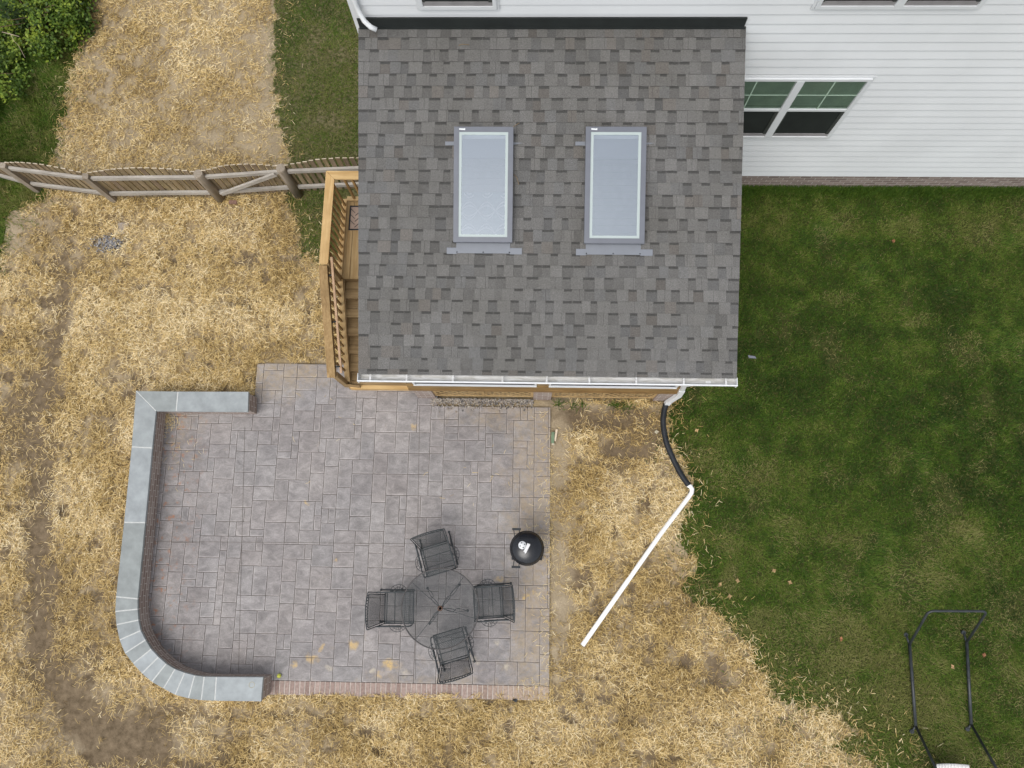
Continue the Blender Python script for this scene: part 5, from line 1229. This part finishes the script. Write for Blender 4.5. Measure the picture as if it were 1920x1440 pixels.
# ------------------------------------------------------------------ SHRUB at the top left
def shrub(name, label, cx, cy, rx, ry, rz_, n, group=None, seed=1, lsz=(.022, .045)):
    R = np.random.default_rng(seed); t = thing(name, label, 'shrub', (cx, cy, 0), group)
    q = MB()
    for k in range(16):
        a = R.uniform(0, 6.28); r = R.uniform(.3, .95); e = (cx + rx * r * math.cos(a), cy + ry * r * math.sin(a), rz_ * R.uniform(.4, 1.0)); m_ = (cx + rx * r * .35 * math.cos(a + .4), cy + ry * r * .35 * math.sin(a + .4), e[2] * .6)
        q.tube([(cx + R.normal(0, .05), cy + R.normal(0, .05), 0), m_, e], .01, 5, radii=[.016, .010, .004])
    q.build('stems', plain(name + '_bark', (.12, .075, .05, 1), .9), t)
    nc = 60; ca = R.uniform(0, 6.28, nc); cr = np.sqrt(R.random(nc)); cX = cx + rx * cr * np.cos(ca); cY = cy + ry * cr * np.sin(ca); cZ = rz_ * (1 - .6 * cr ** 2) * R.uniform(.35, 1.0, nc)
    w = R.integers(0, nc, n); x = cX[w] + R.normal(0, .10, n); y = cY[w] + R.normal(0, .10, n); z = np.maximum(cZ[w] + R.normal(0, .07, n), .02)
    tc_ = R.normal(0, .25, nc); tint = np.clip(.52 + tc_[w] + R.normal(0, .18, n), 0, 1)
    ang = R.uniform(0, 6.28, n); L = R.uniform(*lsz, n) * 1.9; Wd = L * R.uniform(.45, .65, n)
    V = np.zeros((n, 6, 3)); pitch = R.normal(0, .5, n); dx, dy = np.cos(ang), np.sin(ang); sx, sy = -dy, dx; roll = R.normal(0, .5, n)
    for k_, (tt, ss) in enumerate(((0, 0), (.35, -.5), (.75, -.36), (1, 0), (.75, .36), (.35, .5))):
        V[:, k_] = np.stack([x + dx * L * tt * np.cos(pitch) + sx * Wd * ss, y + dy * L * tt * np.cos(pitch) + sy * Wd * ss, z + L * tt * np.sin(pitch) + Wd * ss * roll], -1)
    me = bpy.data.meshes.new('foliage'); fast_mesh(me, V.reshape(-1, 3), np.arange(n * 6), np.full(n, 6)); fattr(me, 'tint', np.repeat(tint, 6)); me.materials.append(M['leaf'])
    o = bpy.data.objects.new('foliage', me); COL.objects.link(o); attach(o, t); return t
s1 = G(60, 20, .4); s2 = G(-60, 130, .4); s3 = G(110, -60, .4)
shrub('shrub', 'leafy green shrub in the top left corner', s1[0], s1[1], 1.0, .9, .8, 7500, seed=2)
shrub('shrub', 'lower leafy shrub left of the corner shrub at the left edge', s2[0] + .1, s2[1] - .1, .9, .9, .7, 5000, seed=3)
shrub('shrub', 'shrub reaching in at the top edge beside the straw', s3[0], s3[1], .8, .6, .7, 3000, seed=4)
q = MB(); q.tube([gg(4, 60, .75), gg(20, 64, .8), gg(36, 68.5, .78)], .007, 6); q.tube([gg(20, 64, .8), gg(27, 78, .7), gg(34, 84, .6), gg(47, 108, .5)], .005, 5)
do_ = q.build('dead_branch', plain('bare_twig', (.42, .34, .25, 1), .9)); tag(do_, 'bare pale twig lying on top of the corner shrub', 'branch')

# ------------------------------------------------------------------ SMALL THINGS
# pebble strip
q = MB(); R = random.Random(9); a = gp([(808, 752), (1000, 752)])
for k in range(1500):
    x = R.uniform(a[0][0], a[1][0]); y = 2.37 - abs(R.gauss(0, .075)) + .03; r = R.uniform(.006, .019); c = R.choice([(.30, .27, .24), (.22, .20, .19), (.34, .30, .25), (.28, .23, .18), (.13, .125, .12), (.42, .38, .32)])
    cx, cy, cz = x, y, .03 + r * .5 if y < 2.30 else .02 + r * .5; n_ = 6; a1 = R.random() * 6; e = R.uniform(.7, 1)
    ring1 = [(cx + r * math.cos(a1 + t) * e, cy + r * math.sin(a1 + t), cz) for t in [6.283 * i / n_ for i in range(n_)]]; topp = (cx, cy, cz + r * .7)
    ring2 = [(cx + r * .6 * math.cos(a1 + t) * e, cy + r * .6 * math.sin(a1 + t), cz + r * .5) for t in [6.283 * i / n_ for i in range(n_)]]
    for i in range(n_): q.face([ring1[i], ring1[(i + 1) % n_], ring2[(i + 1) % n_], ring2[i]], 0, c)
    q.face(ring2, 0, c)
pb = q.build('pebbles', M['pebble']); tag(pb, 'strip of loose pebbles along the left lattice panel', 'pebbles', kind='stuff')
q = MB()
for k in range(330):
    c0 = G(205 + R.gauss(0, 15), 458 + R.gauss(0, 7)); r = R.uniform(.007, .018); c = R.choice([(.22, .22, .235), (.30, .30, .31), (.14, .14, .145), (.36, .34, .31), (.22, .18, .14)])
    n_ = 5; a1 = R.random() * 6; q.prism([(c0[0] + r * math.cos(a1 + 6.283 * i / n_), c0[1] + r * math.sin(a1 + 6.283 * i / n_)) for i in range(n_)], .0, .02 + R.uniform(0, .02), 0, c)
gv = q.build('gravel', M['pebble']); tag(gv, 'small patch of blue-grey gravel in the straw below the fence', 'gravel', kind='stuff')
q = MB(); p = [gp([t])[0] for t in ((223, 418), (243, 419), (242, 440), (219, 439))]; q.prism(ccw(p), -.02, .036, 0, (.33, .28, .23), inset=.006)
pv = q.build('paver', M['pebble']); tag(pv, 'half buried square paver beside the blue-grey gravel patch', 'paver')
# timber offcuts by the patio corner
q = MB(); q.beam(gg(1036, 831, .06), gg(1037, 810, .06), .055, .05); b1 = q.build('timber_offcut', plain('green_treated_wood', (.17, .24, .15, 1), .8, var=.2), bevel=.004); tag(b1, 'greenish timber offcut lying beside the patio', 'offcut')
q = MB(); q.beam(gg(1034.5, 832.5, .03), gg(1039.5, 833.5, .03), .03, .05, 0); b1_ = q.build('end_plate', plain('pale_wood', (.5, .44, .33, 1), .8), b1)
q = MB(); q.beam(gg(1040.5, 827, .04), gg(1043.8, 805, .05), .035, .02); b2 = q.build('wood_stake', plain('pale_stake', (.72, .60, .45, 1), .8, var=.1)); tag(b2, 'pale wooden stake leaning beside the green timber offcut', 'stake')
# ball
pp = G(523.5, 1267, .06); q = MB(); q.ball((0, 0, 0), .036, 18); bl_ = q.build('ball', plain('yellow_green_felt', (.50, .52, .09, 1), .85, var=.25, scale=25)); bl_.location = (pp[0], pp[1], .066); tag(bl_, 'small yellow-green ball by the end of the seat wall', 'ball')
# ring stain left on the coping is a thin mineral mark
pr = G(472, 1284, ZC); q = MB(); q.tube([(pr[0] + .045 * math.cos(t), pr[1] + .045 * math.sin(t), ZC + .0) for t in np.linspace(0, 6.283, 25)], .0035, 4, caps=False); q.build('ring_stain', plain('tan_stain', (.42, .37, .22, 1), .9), wall)
# dark cap at the border foot, grey wedge on lawn
q = MB(); c0 = G(967, 1312); q.tube([(c0[0], c0[1], 0), (c0[0], c0[1], .05)], .028, 10); q.tube([(c0[0], c0[1], .05), (c0[0] - .05, c0[1] + .01, .055)], .012, 6); e_ = q.build('garden_spigot', M['blackp']); tag(e_, 'small black pipe cap in the straw against the brick border', 'pipe cap')
q = MB(); p0_, p1_ = G(1401, 669), G(1416, 672); q.face([(p0_[0], p0_[1] + .02, .05), (p0_[0] + .02, p0_[1] - .03, .03), (p1_[0], p1_[1] - .02, .07), (p1_[0] - .02, p1_[1] + .02, .075)], 0); wd = q.build('slate_chip', plain('slate', (.16, .17, .20, 1), .6)); sdm = wd.modifiers.new('t', 'SOLIDIFY'); sdm.thickness = .012; tag(wd, 'grey slate chip on the lawn near the porch roof edge', 'stone chip')
# dry leaves on the lawn
LEAF = [(1577, 1198, 'brown dry leaf on the lawn left of the hammock stand', (.32, .15, .07)), (1845, 1228, 'dark brown dry leaf on the lawn right of the hammock stand', (.22, .10, .05)), (1786, 1250, 'tan dry leaf on the lawn between the rails of the hammock stand', (.42, .27, .14)), (1306, 807, 'round pale tan leaf on the lawn right of the black hose', (.52, .36, .17)), (1231, 810, 'pale leaf on the soil just left of the black hose', (.5, .45, .33)), (1675, 452, 'reddish leaf on the dark lawn below the window', (.24, .11, .05))]
LEAF += [(a, b, 'small tan leaf on the worn lawn between the white pipe and the hammock stand', (.36, .25, .12)) for a, b in ((1350, 1096), (1383, 1089), (1368, 1118), (1451, 1070), (1481, 1092))]
for px, py, lab, c in LEAF:
    p = G(px, py, .05); q = MB(); a0_ = R.random() * 6; r = .045
    pts = [(p[0] + r * (1 if i % 2 == 0 else .6) * math.cos(a0_ + i * .785) * (.7 if i in (2, 6) else 1), p[1] + r * (1 if i % 2 == 0 else .6) * math.sin(a0_ + i * .785), .055 + .012 * math.sin(i * 2.1)) for i in range(8)]
    ctrp = (p[0], p[1], .045)
    for i in range(8): q.face([ctrp, pts[i], pts[(i + 1) % 8]], 0, c)
    lo = q.build('dry_leaf', M['pebble']); tag(lo, lab, 'leaf', 'dry leaves on the grass')
# pine needles / twigs on the roof
for pts_, lab in ((((941, 249), (946, 246.5), (952, 244), (974, 230)), 'long twig on the shingles right above the left skylight'), (((963, 326), (969, 333), (973, 346)), 'curved twig lying along the right side of the left skylight'), (((860, 85), (866, 82.5), (880, 84)), 'short twig near the top left of the porch roof')):
    q = MB(); L_ = []
    for a in pts_:
        xs, ss = roof_hit(a[0], a[1], .03); L_.append(RP(xs, ss, .025))
    q.tube(L_, .004, 5); t_ = q.build('twig', plain('twig_brown', (.26, .19, .11, 1), .9)); tag(t_, lab, 'twig', 'twigs on the porch roof')
